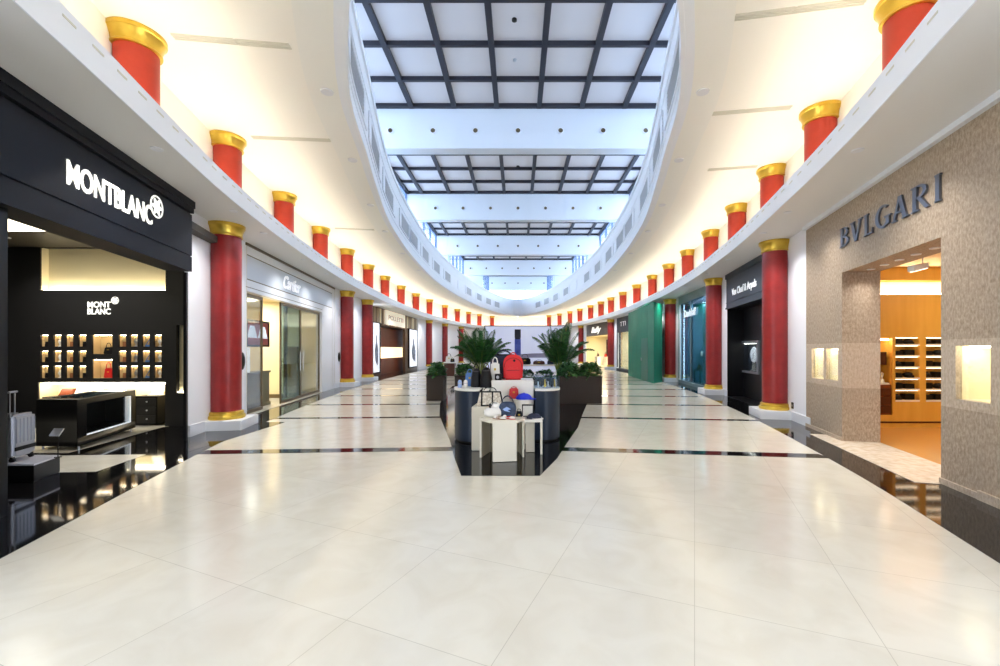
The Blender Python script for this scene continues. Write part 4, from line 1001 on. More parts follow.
i = CR.atpx(WOFF, 793); p, a_ = CR.frame_at(i, WOFF); fr = Frame((p.x,p.y),(p.x-math.cos(a_),p.y-math.sin(a_)))
t = thing('wall_socket', 'small dark wall socket low on the white pier beside the first right red column', 'socket', (0,0,.26), fr)
mb = MB(); mb.box(-.05,.05,-.015,0,.26,.40); part(t, 'plate', mb, blackla, bevel=.004)
mb = MB(); mb.box(-.02,.02,-.02,-.014,.31,.35); part(t, 'outlet', mb, silver)

# ---- bronze slatted shop, left
f = FZ
b0, b1 = f.u(381.5), f.u(406); mb = MB(); q0, q1, r0, r1 = f.u(372.5), f.u(379.5), f.u(409), f.u(417)
ZP = f.z(376,323); ZD = f.z(392,327)
hole_wall(mb, 0, f.L, 0, 4.06, .05, .25, [(b0,b1,0,ZD)], 1)
n = 22
for k in range(n):
    u = f.L*k/n; w = f.L/n*(.4+.35*random.random())
    lo = ZD+.05 if b0-.1 < u < b1+.1 else ZP+.05
    mb.box(u, u+w, 0, .06, lo, 4.0, 0 if k % 3 else 2)
struct('wall_left_bronze_shop', mb, [bronze1, bronze2, creamwl], 'shopfront clad in vertical bronze and cream slats, far on the left', 'wall', f)
for a, b, lab in ((q0,q1,'tall bright poster lightbox left of the bronze shop entrance'), (r0,r1,'tall bright poster lightbox right of the bronze shop entrance')):
    t = thing('poster_lightbox', lab, 'poster', ((a+b)/2,0,.25), f); mb = MB(); hole_wall(mb, a-.06,b+.06,.2,ZP+.05,-.05,.06,[(a,b,.28,ZP)]); part(t, 'frame', mb, blackla)
    mb = MB(); mb.box(a,b,-.0,.03,.28,ZP); part(t, 'light_panel', mb, whiteposter)
    mb = MB(); c = (a+b)/2; w = (b-a); mb.plate([(c-w*.1,.9),(c+w*.28,.6),(c+w*.3,1.5),(c+w*.12,2.1),(c+w*.1,2.4),(c-.0,2.4),(c-w*.05,2.0),(c-w*.2,1.5)],-.012,.0); part(t, 'printed_figure', mb, greyprint)
sg = thing('shop_sign', 'pale lit sign board over the brown entrance of the bronze shop', 'shop sign', ((b0+b1)/2,0,ZD), f)
s0, s1 = f.u(384.5), f.u(404); zs0, zs1 = f.z(394,326), f.z(394,312.5)
mb = MB(); mb.box(s0,s1,-.08,.02,zs0,zs1); part(sg, 'board', mb, mat('lit_sign_board',(238,226,204),.5,emit=.35))
text('lettering', 'POLLETTI', .42, mat('sign_taupe',(190,176,158),.5), sg, ((s0+s1)/2,-.09,(zs0+zs1)/2), .02, (s1-s0)*.75)
k0, k1 = f.u(380,.9), f.u(409,.9)
mb = MB(); shell(mb, b0-.1, k1+.3, .25, 3.2, 0, ZD+.05); struct('wall_left_bronze_shop_inner', mb, darkwd, 'dark brown inner walls of the bronze shop', 'wall', f)
t = thing('shop_counter', 'brown wood counter with a lit cream niche inside the bronze shop', 'counter', ((b0+b1)/2,.8,0), f)
mb = MB(); mb.box(b0,k1,.6,1.0,0.01,1.0); part(t, 'counter_front', mb, brownwd)
mb = MB(); mb.box(b0,k1,.7,1.0,1.75,ZD); part(t, 'upper_panel', mb, brownwd)
mb = MB(); mb.box(b0,k1,.98,1.0,1.0,1.75); part(t, 'lit_niche', mb, mat('lit_niche',(255,232,190),.5,emit=1.2))
for q in range(3):
    x = b0+.9+q*.45; mb = MB(); mb.lathe([(.06,1.0),(.08,1.06),(.05,1.18),(.03,1.26)], x, .8, 12); single('vase', mb, blackle, f'small dark object on the bronze shop counter, {ORD[q]} from the left', 'ornament', (x,.8,1), f, smooth=.8)
x, y, _ = f.pt((b0+b1)/2, 1.2); area('lamp_bronze_shop', (x,y,ZD-.02), .8, 30, (1,.85,.65))

# ---- black jeweller, right
f = FV
zf = f.z(745, 304)
sg = thing('shop_sign', 'slate black fascia with small white serif lettering over the black jeweller', 'shop sign', (f.L/2,0,zf), f)
mb = MB(); mb.box(0,f.L,-.02,.3,zf,4.05); mb.box(0,f.L,-.05,.02,zf,zf+.05); mb.box(0,f.L,-.04,.02,zf+.2,zf+.215); mb.box(0,f.L,-.06,.02,3.9,4.05); part(sg, 'fascia_board', mb, slate)
text('lettering', 'Van Cleef & Arpels', .3, whitele, sg, (f.u(745),-.05,f.z(745,288)), .012, f.u(757.5)-f.u(733), fat=.004)
n0, n1 = f.u(740.5,.5), f.u(758.5,.5); nz0, nz1 = f.z(750,371,.5), f.z(750,343,.5)
mb = MB(); hole_wall(mb, 0, f.L, 0, zf+.05, .5, .6, [(n0,n1,nz0,nz1)]); mb.box(0,.06,0,.5,0,zf); mb.box(f.L-.06,f.L,0,.5,0,zf); mb.box(0,f.L,.0,1.2,-.02,.008); mb.box(0,f.L,1.1,1.2,0,zf+.05); mb.box(0,f.L,.25,.55,zf,zf+.05)
struct('wall_right_black_shop', mb, blackla, 'recessed black lacquer front of the jeweller on the right', 'wall', f)
t = thing('display_window', 'square silver framed display window with a white bust in the black jeweller front', 'display window', ((n0+n1)/2,.5,nz0), f)
mb = MB(); hole_wall(mb, n0-.07,n1+.07,nz0-.07,nz1+.07,.44,.52,[(n0,n1,nz0,nz1)]); part(t, 'frame', mb, silver, bevel=.01)
mb = MB(); mb.box(n0,n1,.74,.78,nz0,nz1); mb.box(n0-.02,n0,.5,.78,nz0,nz1); mb.box(n1,n1+.02,.5,.78,nz0,nz1); mb.box(n0,n1,.5,.78,nz0-.02,nz0); mb.box(n0,n1,.5,.78,nz1,nz1+.02); part(t, 'lining', mb, slate)
mb = MB(); mb.box(n0+.05,n1-.05,.53,.57,nz1-.03,nz1-.01); part(t, 'lamp', mb, lens_e)
mb = MB(); mb.box(n0,n1,.49,.495,nz0,nz1); part(t, 'pane', mb, clearg)
cx = n0+(n1-n0)*.55; t = thing('jewel_bust', 'round white jewellery bust shining inside the silver framed window', 'jewel stand', (cx,.6,nz0), f)
mb = MB(); h = nz1-nz0; mb.lathe([(.10,nz0),(.11,nz0+.02),(.06,nz0+.06),(.05,nz0+.25)], cx, .62, 20); part(t, 'stand', mb, whitect, .7)
mb = MB(); mb.ell((cx,.62,nz0+h*.58),(.25,.07,.25),24,14); part(t, 'bust', mb, whiteposter, 1)
mb = MB(); pts = [(cx+.15*math.cos(a),.555,nz0+h*.6+.16*math.sin(a)) for a in [PI*(.9+1.2*i/16) for i in range(17)]]; mb.tube(pts, .01, 6); part(t, 'necklace', mb, silver, 1)

# ---- blue glass shop, right
f = FG
zt = f.z(695, 297); mb = MB(); mb.box(0,f.L,-.02,.2,3.7,4.06); mb.box(0,.08,-.02,.2,0,3.7); mb.box(f.L-.08,f.L,-.02,.2,0,3.7); mb.box(f.L*.42,f.L*.42+.05,0,.1,0,3.7); mb.box(0,f.L,-.03,.25,0,.14)
struct('wall_right_glass_shop', mb, mat('teal_metal_frame',(120,140,146),.4), 'grey green metal frame of the tall glass shopfront', 'wall', f)
mb = MB(); mb.box(.08,f.L*.42,.04,.05,.14,3.7); mb.box(f.L*.42+.05,f.L-.08,.04,.05,.14,3.7)
struct('window_glass_shop', mb, tealg, 'tall bluish glass panes of the shopfront between two red columns', 'window', f)
mb = MB(); shell(mb, .08, f.L-.08, .25, 2.2, 0, 3.7); mb.box(.08,f.L-.08,.2,2.2,-.02,.02); struct('wall_right_glass_shop_inner', mb, bluegls, 'blue grey inner walls of the glass shop', 'wall', f)
sg = thing('shop_sign', 'white lettering floating behind the blue glass shopfront', 'shop sign', (f.u(690),.03,3.0), f)
text('lettering', 'Davidoff', .42, whitele, sg, (f.u(689.5),.0,f.z(689.5,313)), .012, f.u(695)-f.u(683.5), fat=.015)
t = thing('poster', 'tall photographic poster of pale sky and pink figure in the glass shop', 'poster', (f.L*.72,.5,.1), f)
mb = MB(); mb.box(f.L*.44,f.L-.1,.5,.55,.15,3.5); part(t, 'print_board', mb, mat('poster_sky',(176,196,226),.4,vary=(226,226,232),scale=1.2))
c = f.L*.72; mb = MB(); mb.plate([(c-.35,.2),(c+.4,.2),(c+.3,1.1),(c+.35,1.6),(c+.15,2.0),(c+.12,2.3),(c-.08,2.3),(c-.12,2.0),(c-.4,1.5),(c-.25,1.0)],.485,.499); part(t, 'printed_figure', mb, pinkad)
mb = MB(); mb.plate([(c-.95,1.8),(c-.3,1.6),(c+.9,1.9),(c+.9,2.7),(c-.2,2.6),(c-.95,2.2)],.492,.4995); part(t, 'printed_cloud', mb, mat('poster_cream',(228,214,196),.5))
t = thing('light_sign', 'small white backlit word sign at mid height inside the glass shop', 'sign', (f.u(690,.6),.9,1.3), f)
mb = MB(); mb.box(.3,f.L*.40,.9,.95,1.15,1.6); part(t, 'board', mb, bluegls); text('lettering', 'SWATCH', .3, litwh, t, (f.L*.23,.88,1.38), .02, f.L*.26, fat=.01)
t = thing('display_table', 'small dark display table with goods inside the glass shop', 'table', (.9,.7,.02), f)
mb = MB(); mb.box(.5,1.4,.5,.85,.62,.66); part(t, 'table_top', mb, slate)
for x in (.55,1.35):
    for y in (.55,.8): mb = MB(); mb.box(x-.025,x+.025,y-.025,y+.025,.02,.62); part(t, 'leg', mb, slate)
handbag('handbag', 'small dark bag on the display table in the glass shop', (.9,.67,.66), .34,.22,.14, darkwd, darkwd, fr=f)
x, y, _ = f.pt(f.L/2, .9); area('lamp_glass_shop', (x,y,3.6), 1.0, 130, (.88,.94,1))

# ---- green hoarding, right
A = [(6.27,19.4),(6.70,25.5),(7.6,25.6),(7.02,20.45)]
t = thing('hoarding', 'tall plain green hoarding box with a flush door between red columns', 'hoarding', (6.6,22,0))
mb = MB(); mb.prism(A, 0, 3.78); part(t, 'boarding', mb, green_h)
fh = Frame(A[1], A[0])
def fpt(u, y): return fh.pt(u, y)[:2]
h0, h1 = fh.u(641.5), fh.u(648); zt = 2.15
mb = MB(); q = [fpt(h0,-.012), fpt(h1,-.012), fpt(h1,.01), fpt(h0,.01)]; mb.prism(q, .03, zt); dr = part(t, 'door', mb, mat('green_door',(6,106,82),.4))
mb = MB(); mb.prism([fpt(h0+.08,-.05),fpt(h0+.12,-.05),fpt(h0+.12,-.01),fpt(h0+.08,-.01)], 1.0, 1.15); hd = part(t, 'handle', mb, silver); hd.parent = dr
mb = MB()
for k in (1,2,3,4): u = fh.L*k/5; mb.prism([fpt(u-.006,-.004),fpt(u+.006,-.004),fpt(u+.006,.004),fpt(u-.006,.004)], .02, 3.76)
part(t, 'panel_joint', mb, MATS['green_door'])

# ---- grey shop beyond the hoarding
f = FD
zf = f.z(622,332); mb = MB(); mb.box(0,f.L,-.02,.25,zf,4.06); mb.box(0,.25,-.02,.25,0,zf); mb.box(f.L-.3,f.L,-.02,.25,0,zf); mb.box(0,f.L,-.05,.25,0,.12)
struct('wall_right_grey_shop', mb, slate, 'slate grey shopfront surround beyond the green hoarding', 'wall', f)
mb = MB(); mb.box(.25,f.L-.3,.1,.11,.12,zf); struct('window_grey_shop', mb, clearg, 'glass front of the slate grey shop beyond the hoarding', 'window', f)
mb = MB(); shell(mb,.25,f.L-.3,.25,2.5,0,zf); struct('wall_right_grey_shop_inner', mb, creamwl, 'pale lit inner walls of the slate grey shop', 'wall', f)
sg = thing('shop_sign', 'pale upright letters on the slate grey fascia beyond the hoarding', 'shop sign', (f.u(623),-.04,zf), f)
text('lettering', 'TTI', .5, whitele, sg, (f.u(623.5),-.05,f.z(623.5,324)), .012, f.u(627)-f.u(621.5), fat=-.005)
x, y, _ = f.pt(f.L/2, 1.2); area('lamp_grey_shop', (x,y,zf-.05), 1.0, 60, (1,.93,.8))

# ---- lit script sign shop, far right
f = FY
zf = f.z(597,335.5); g0, g1 = f.u(587), f.u(608)
sg = thing('shop_sign', 'dark brown fascia with glowing white script lettering, far right', 'shop sign', (f.L/2,0,zf), f)
mb = MB(); mb.box(0,f.L,-.03,.25,zf,4.06); part(sg, 'fascia_board', mb, mat('umber_fascia',(86,76,68),.5))
text('lettering', 'Bally', .75, litwh, sg, (f.u(596),-.06,f.z(596,330)), .015, f.u(600.5)-f.u(591), shear=.3, fat=.02)
mb = MB(); mb.box(0,.25,-.02,.25,0,zf); mb.box(f.L-.25,f.L,-.02,.25,0,zf); struct('wall_right_script_shop', mb, creamwl, 'cream posts of the shop with the lit script sign', 'wall', f)
mb = MB(); shell(mb,.25,f.L-.25,.25,3.0,0,zf); mb.box(.25,f.L-.25,.2,3,-.02,.015); struct('wall_right_script_shop_inner', mb, creamwl, 'cream inner walls of the shop with the lit script sign', 'wall', f)
x, y, _ = f.pt(f.L/2, 1.2); area('lamp_script_shop', (x,y,zf-.05), 1.6, 150, (1,.9,.72))
mb = MB(); 
t = thing('wall_shelving', 'dark wooden shelf stack on the left of the lit script shop', 'shelves', (.8,2.6,0), f)
mb = MB(); mb.box(.3,.36,2.2,2.9,.02,zf-.3); mb.box(1.5,1.56,2.2,2.9,.02,zf-.3); part(t, 'side_panel', mb, darkwd)
for k in range(6): mb = MB(); mb.box(.36,1.5,2.2,2.9,.3+k*.42,.34+k*.42); part(t, 'shelf', mb, darkwd)
for k in range(4):
    t = thing('display_table', f'white display table inside the lit script shop, {ORD[k]} from the left', 'table', (1.2+k*1.1,1.2,.015), f)
    x = 1.2+k*1.1; yy = 1.0+.5*(k%2); mb = MB(); mb.box(x-.4,x+.4,yy-.25,yy+.25,.85,.9); part(t, 'table_top', mb, whitect)
    for sx_ in (-.35,.35): mb = MB(); mb.box(x+sx_-.03,x+sx_+.03,yy-.2,yy+.2,.015,.85); part(t, 'leg', mb, whitect)
    handbag('handbag', f'dark handbag on the {ORD[k]} white table inside the lit script shop', (x,yy,.9), .42,.3,.16, [darkwd,blackle,redlea,blackle][k], blackle, fr=f)
# ------------------------------------------------------------------ central display island
# front cream table
t = thing('display_table', 'small cream polygonal display table at the front of the island with shoes on top', 'table', (-.23,6.05,0))
top = [(-.55,5.98),(-.37,5.745),(.0,5.80),(.10,6.0),(.04,6.38),(-.46,6.38)]
mb = MB(); mb.prism(top, .545, .58); part(t, 'table_top', mb, creamct, bevel=.003)
mb = MB(); mb.slab((-.35,5.78),(-.02,5.83),.05,.012,.545); part(t, 'front_panel', mb, creamct, bevel=.004)
mb = MB(); mb.slab((-.535,6.0),(-.435,6.35),.03,.012,.545); part(t, 'leg', mb, creamct, bevel=.003)
mb = MB(); mb.slab((.075,6.02),(.03,6.35),.03,.012,.545); part(t, 'leg', mb, creamct, bevel=.003)
mb = MB(); mb.slab((-.43,6.36),(.02,6.36),.02,.012,.545); part(t, 'back_panel', mb, shadect)
# cream block behind it on the left
mb = MB(); mb.prism([(-.71,6.42),(-.28,6.42),(-.25,6.8),(-.68,6.84)], .012, .68)
single('display_block', mb, creamct, 'plain tall cream block behind the left of the small front table', 'display plinth', (-.48,6.6,0), bevel=.006)
# low table on the right
t = thing('display_table', 'low narrow cream table with slab legs, right of the front table, carrying a navy cap', 'table', (.2,6.35,0))
mb = MB(); mb.prism([(.03,6.12),(.36,6.16),(.37,6.5),(.05,6.55)], .49, .52); part(t, 'table_top', mb, whitect, bevel=.003)
mb = MB(); mb.slab((.345,6.18),(.355,6.48),.03,.012,.49); part(t, 'leg', mb, creamct)
mb = MB(); mb.slab((.12,6.35),(.25,6.35),.05,.012,.49); part(t, 'panel', mb, creamct)
mb = MB(); mb.slab((.06,6.45),(.10,6.53),.03,.012,.49); part(t, 'leg', mb, creamct)
# navy counters
def arcpoly(cx, cy, rx, ry, a0, a1, n=24): return [(cx+rx*math.cos(a0+(a1-a0)*i/n), cy+ry*math.sin(a0+(a1-a0)*i/n)) for i in range(n+1)]
t = thing('curved_counter', 'curved slate navy counter with pale top left of the island, carrying black bags', 'counter', (-.78,7.3,0))
pl = [(-.485,7.0),(-.485,7.75),(-.9,7.85)]+arcpoly(-.72,7.35,.38,.45,PI*.95,PI*1.5,16)
mb = MB(); mb.prism(pl, .04, .87); part(t, 'body', mb, navyct, .5)
mb = MB(); mb.prism([(x*1.0+(-.01 if x<-.5 else 0),y-(.01 if y<7.2 else 0)) for x,y in pl], .87, .905); part(t, 'counter_top', mb, whitect, .5)
mb = MB(); mb.prism([(x+.03 if x<-.5 else x,y+(.03 if y<7.3 else 0)) for x,y in pl], .008, .04); part(t, 'toe_kick', mb, blackla, .5)
t = thing('curved_counter', 'rounded slate navy counter under the glass vitrine at the right of the island', 'counter', (.42,7.4,0))
pl = [(.285,7.09)]+arcpoly(.42,7.4,.31,.36,-PI*.5,PI*.5,20)+[(.285,7.76)]
mb = MB(); mb.prism(pl, .04, .86); part(t, 'body', mb, navyct, .5)
mb = MB(); mb.prism([(x+(.008 if x>.3 else 0),y-(.008 if y<7.3 else 0)) for x,y in pl], .86, .895); part(t, 'counter_top', mb, whitect, .5)
mb = MB(); mb.prism([(x-(.03 if x>.5 else 0),y+(.03 if y<7.3 else 0)) for x,y in pl], .008, .04); part(t, 'toe_kick', mb, blackla, .5)
t = thing('glass_vitrine', 'low clear glass showcase of small trinkets on the right navy counter', 'showcase', (.47,7.35,.895))
mb = MB(); gx0, gx1, gy0, gy1 = .29, .70, 7.16, 7.6
for a,b,c,d in ((gx0,gx1,gy0,gy0+.006),(gx0,gx1,gy1-.006,gy1),(gx0,gx0+.006,gy0,gy1),(gx1-.006,gx1,gy0,gy1)): mb.box(a,b,c,d,.895,1.085)
mb.box(gx0,gx1,gy0,gy1,1.085,1.091); part(t, 'glass_case', mb, clearg)
mb = MB(); mb.box(gx0+.02,gx1-.02,gy0+.02,gy1-.02,.896,.91); part(t, 'base_board', mb, MATS['pale_podium_top'])
for q in range(6):
    x = gx0+.06+q*.058; mb = MB(); mb.lathe([(.018,.91),(.02,.93),(.012,.97+.02*(q%3)),(.016,1.0+.02*(q%3))], x, 7.28+.07*(q%2), 10)
    single('trinket', mb, [silver,blackle,gold][q%3], f'tiny {["silver","black","gold"][q%3]} trinket inside the glass showcase, {ORD[q]} from the left', 'trinket', (x,7.3,.91), group='trinkets in the glass showcase', smooth=.8)
# white pedestals
mb = MB(); mb.box(-.47,.27,7.2,7.8,.012,1.03); single('pedestal', mb, whitect, 'tall white block pedestal in the middle of the island under the red backpack', 'display plinth', (-.1,7.5,0), bevel=.006)
mb = MB(); mb.prism([(-.13,7.19),(.26,7.19)]+arcpoly(.065,7.19,.195,.30,0,-PI,20)[1:-1], .012, .73)
single('pedestal', mb, whitect, 'half round white pedestal before the tall block, carrying the blue cap', 'display plinth', (.06,7.05,0), smooth=.5)
# red backpack
bx, by, bz = -.085, 7.38, 1.03
t = thing('backpack', 'bright red backpack standing on the tall white pedestal', 'backpack', (bx,by,bz)); mb = MB()
n = 9; ring = []
def outline(w, h, k=14):
    pts = [(-w/2*.92,0),(w/2*.92,0)]
    for i in range(k+1):
        a = PI*i/k; pts.append((w/2*math.copysign(abs(math.cos(a))**.75, math.cos(a)), h*.58+h*.42*abs(math.sin(a))**.85))
    return pts
mb.plate([(bx+x,bz+z) for x,z in outline(.35,.44)], by-.06, by+.1); part(t, 'main_compartment', mb, rednyl, bevel=.028)
mb = MB(); mb.plate([(bx+x,bz+.015+z) for x,z in outline(.27,.21)], by-.115, by-.05); part(t, 'front_pocket', mb, rednyl, bevel=.02)
mb = MB(); mb.box(bx-.11,bx+.11,by-.119,by-.108,bz+.165,bz+.175); mb.tube([(bx-.15,by-.065,bz+.22)]+[(bx+.15*math.cos(PI-PI*i/10),by-.066,bz+.25+.13*math.sin(PI*i/10)) for i in range(11)]+[(bx+.15,by-.065,bz+.22)], .006, 6); part(t, 'zip', mb, mat('dark_red_zip',(120,16,20),.5))
mb = MB(); mb.tube([(bx-.045,by,bz+.43)]+[(bx-.045*math.cos(PI*i/6),by,bz+.435+.04*math.sin(PI*i/6)) for i in range(7)]+[(bx+.045,by,bz+.43)], .009, 8); part(t, 'grab_handle', mb, rednyl, 1)
mb = MB(); mb.ell((bx+.02,by-.064,bz+.335),(.022,.006,.022),12,6); part(t, 'badge', mb, blackle, 1)
for sgn in (-1,1):
    mb = MB(); mb.tube([(bx+sgn*.1,by+.1,bz+.4),(bx+sgn*.14,by+.16,bz+.25),(bx+sgn*.12,by+.11,bz+.06)], .018, 8); part(t, 'shoulder_strap', mb, rednyl, 1)
# navy duffel behind it
dx, dy = -.26, 7.66
t = thing('travel_bag', 'large dark navy bag with handles standing behind the red backpack', 'bag', (dx,dy,1.03)); mb = MB()
mb.ell((dx,dy,1.24),(.25,.12,.21),24,14,e=.55,z0=-1); part(t, 'bag_body', mb, navyfab, 1)
for yy in (-.06,.06): mb = MB(); mb.tube([(dx-.14*math.cos(PI*i/10),dy+yy,1.42+.12*math.sin(PI*i/10)) for i in range(11)], .014, 8); part(t, 'handle', mb, navyfab, 1)
mb = MB(); mb.box(dx-.16,dx+.2,dy-.02,dy+.02,1.44,1.475); part(t, 'zip_flap', mb, blackle, bevel=.008)
handbag('handbag', 'upright white leather bag at the left end of the tall white pedestal', (-.40,7.35,1.03), .17,.30,.12, whitefb, whitefb, handle=.3)
t = thing('small_box', 'little black box with a grey front before the white bag on the tall pedestal', 'box', (-.35,7.24,1.03)); mb = MB(); mb.box(-.40,-.28,7.215,7.27,1.03,1.14); part(t, 'case', mb, blackle, bevel=.006)
mb = MB(); mb.ell((-.35,7.213,1.08),(.025,.008,.03),12,8); part(t, 'front_plate', mb, silver, 1)
# red box bag and blue cap
handbag('mini_bag', 'small red leather box bag behind the blue cap on the half round pedestal', (-.07,7.08,.73), .17,.18,.10, redlea, redlea, handle=.12)
def cap(label, o, m1, m2, r=.10, a=0):
    t = thing('cap', label, 'cap', o); x, y, z = o; mb = MB(); mb.ell((x,y,z+.004),(r*1.2,r*1.05,r*.85),24,14,z0=0); part(t, 'crown', mb, m1, 1)
    mb = MB(); q = arcpoly(x+r*.75*math.cos(a), y+r*.75*math.sin(a), r*1.0, r*.72, a-PI*.55, a+PI*.55, 14); mb.prism(q, z+.002, z+.016); part(t, 'brim', mb, m2, .6, bevel=.004)
    mb = MB(); mb.ell((x,y,z+.004+r*.85),(.012,.012,.008),10,6); part(t, 'button', mb, m1, 1)
cap('bright cobalt blue cap lying on the half round white pedestal', (.10,7.0,.73), bluecot, bluecot, .115, -.25)
cap('dark navy cap with a white brim on the low table at the right', (.24,6.3,.52), navyfab, whitefb, .095, -.9)
t = thing('photo_stand', 'small black frame stand with a white card behind the navy cap', 'frame', (.13,6.42,.52)); mb = MB()
hole_wall(mb, .06, .24, .53, .72, 6.41, 6.43, [(.075,.225,.545,.70)]); part(t, 'frame', mb, blackle)
mb = MB(); mb.box(.075,.225,6.415,6.425,.545,.70); part(t, 'card', mb, whitefb)
mb = MB(); mb.slab((.15,6.43),(.15,6.50),.02,.52,.60); part(t, 'strut', mb, blackle)
# tote on the cream block
tx, ty, tz = -.44, 6.56, .68
t = thing('tote_bag', 'wide printed cream tote bag with thick black edging lying across the cream block', 'bag', (tx,ty,tz)); mb = MB()
mb.hexa([(tx-.20,ty-.10,tz),(tx+.22,ty-.10,tz),(tx+.22,ty+.10,tz),(tx-.20,ty+.10,tz),(tx-.15,ty-.05,tz+.22),(tx+.16,ty-.05,tz+.22),(tx+.16,ty+.05,tz+.22),(tx-.15,ty+.05,tz+.22)]); part(t, 'bag_body', mb, monogr, bevel=.01)
mb = MB()
def bar(a, b, r=.013): mb.tube([a,b], r, 6)
f0 = lambda x, z: (tx+x, ty-.105+.055*z/.22, tz+z)
bar(f0(-.12,.015), f0(-.12,.26)); bar(f0(.045,.015), f0(.045,.22)); bar(f0(.21,.015), f0(.165,.225)); bar(f0(-.17,.222), f0(.17,.222), .012); bar(f0(-.13,.015), f0(.215,.015), .012); bar(f0(-.15,.23), f0(-.1,.275), .012)
part(t, 'edging', mb, blackle, .8)
mb = MB(); mb.tube([(tx-.1*math.cos(PI*i/8),ty+.02,tz+.22+.07*math.sin(PI*i/8)) for i in range(9)], .008, 6); part(t, 'handle', mb, blackle, .8)
# goods on the front table
t = thing('handbag', 'slate blue crescent handbag with a white mark and round handle on the front table', 'bag', (-.15,6.08,.58)); mb = MB()
mb.ell((-.15,6.08,.69),(.125,.055,.115),24,14,e=.7); part(t, 'bag_body', mb, denim, 1)
mb = MB(); mb.tube([(-.15-.085*math.cos(PI*i/12),6.08,.76+.125*math.sin(PI*i/12)) for i in range(13)], .009, 8); part(t, 'handle', mb, navyfab, 1)
mb = MB(); mb.plate([(-.22,.70),(-.16,.735),(-.10,.70),(-.15,.69),(-.11,.66),(-.19,.675)], 6.02, 6.03); part(t, 'mark', mb, lilac)
mb = MB(); mb.ell((-.15,6.08,.595),(.11,.056,.014),20,6); part(t, 'base_trim', mb, navyfab, 1)
t = thing('soft_bag', 'slouchy white leather bag with a black tag at the left of the front table', 'bag', (-.37,6.08,.58)); mb = MB()
mb.ell((-.36,6.08,.65),(.135,.075,.075),24,12,e=.8); mb.ell((-.33,6.1,.72),(.085,.05,.075),18,10); part(t, 'bag_body', mb, whitefb, 1)
mb = MB(); mb.ell((-.40,6.02,.75),(.02,.014,.035),10,8); mb.tube([(-.40,6.03,.72),(-.36,6.06,.79),(-.3,6.08,.78)], .006, 6); part(t, 'tag', mb, blackle, 1)
def shoe(label, x, y, a, m1, m2, z=.58):
    t = thing('shoe', label, 'shoe', (x,y,z)); t.rotation_euler = (0,0,a)
    L = .20; sole = [(x-L/2,y-.024),(x-L*.1,y-.026),(x+L*.25,y-.036),(x+L*.48,y-.02),(x+L*.5,y+.012),(x+L*.3,y+.034),(x-L*.1,y+.026),(x-L/2,y+.022)]
    mb = MB(); mb.prism(sole, z+.001, z+.012); part(t, 'sole', mb, m2, bevel=.003)
    mb = MB(); mb.ell((x+.055,y,z+.012),(.05,.033,.032),16,8,z0=0); mb.ell((x-.06,y,z+.012),(.036,.026,.045),14,8,z0=0); part(t, 'upper', mb, m1, 1)
    mb = MB(); mb.tube([(x-.04,y-.024,z+.03),(x+.0,y-.02,z+.035),(x+.03,y+.0,z+.042)], .006, 6); part(t, 'strap', mb, m2, 1)
shoe('white and brown flat shoe at the front of the cream table, left of two', -.26, 5.88, -.5, whitefb, tanle)
shoe('white and brown flat shoe at the front of the cream table, right of two', -.13, 5.90, -.3, whitefb, redlea)
t = thing('wallet', 'small black leather purse at the right end of the front table', 'purse', (.02,6.12,.58)); mb = MB()
mb.hexa([(-.04,6.09,.58),(.07,6.09,.58),(.07,6.16,.58),(-.04,6.16,.58),(-.02,6.11,.66),(.05,6.11,.66),(.05,6.14,.66),(-.02,6.14,.66)]); part(t, 'body', mb, blackle, bevel=.008)
mb = MB(); mb.box(-.0,.03,6.095,6.102,.60,.62); part(t, 'clasp', mb, gold)
mb = MB(); mb.tube([(-.02,6.12,.65),(-.0,6.12,.69),(.03,6.12,.69),(.05,6.12,.65)], .006, 6); part(t, 'strap', mb, blackle)
# goods on the left navy counter
for q, (x, y, h, w) in enumerate(((-.73,7.33,.33,.19),(-.55,7.25,.35,.22))):
    t = thing('bucket_bag', f'tall bell shaped black leather bag on the left navy counter, {["left","right"][q]} of two', 'bag', (x,y,.905), group='black bell bags on the navy counter'); z = .905
    mb = MB(); mb.lathe([(w*.48,z),(w*.5,z+.03),(w*.46,z+h*.5),(w*.34,z+h*.85),(w*.2,z+h*.97),(w*.05,z+h)], x, y, 24); part(t, 'bag_body', mb, blackle, .9)
    mb = MB(); mb.tube([(x-w*.22*math.cos(PI*i/8),y,z+h*.9+.1*math.sin(PI*i/8)) for i in range(9)], .008, 8); part(t, 'handle', mb, blackle, 1)
    mb = MB(); mb.lathe([(w*.355,z+h*.80),(w*.37,z+h*.83),(w*.345,z+h*.86)], x, y, 24); part(t, 'collar', mb, mat('charcoal_trim',(52,50,54),.4) if q == 0 else MATS['charcoal_trim'], .9)
handbag('pouch', 'sky blue leather pouch bag behind the two small cases on the left navy counter', (-.86,7.5,.905), .17,.24,.10, pouchb, pouchb, handle=.25)
for q, (x, m, nm) in enumerate(((-1.0,lilac,'pale blue'),(-.90,whitefb,'white'))):
    t = thing('cosmetic_case', f'small {nm} round topped case at the front edge of the left navy counter', 'case', (x,7.22,.905)); mb = MB()
    mb.lathe([(.03,.905),(.036,.915),(.036,1.0),(.026,1.03),(.0,1.04)], x, 7.22, 18); part(t, 'case_body', mb, m, .8)
    mb = MB(); mb.lathe([(.0368,.975),(.0375,.978),(.0375,.984),(.0368,.987)], x, 7.22, 18); part(t, 'band', mb, silver, .8)
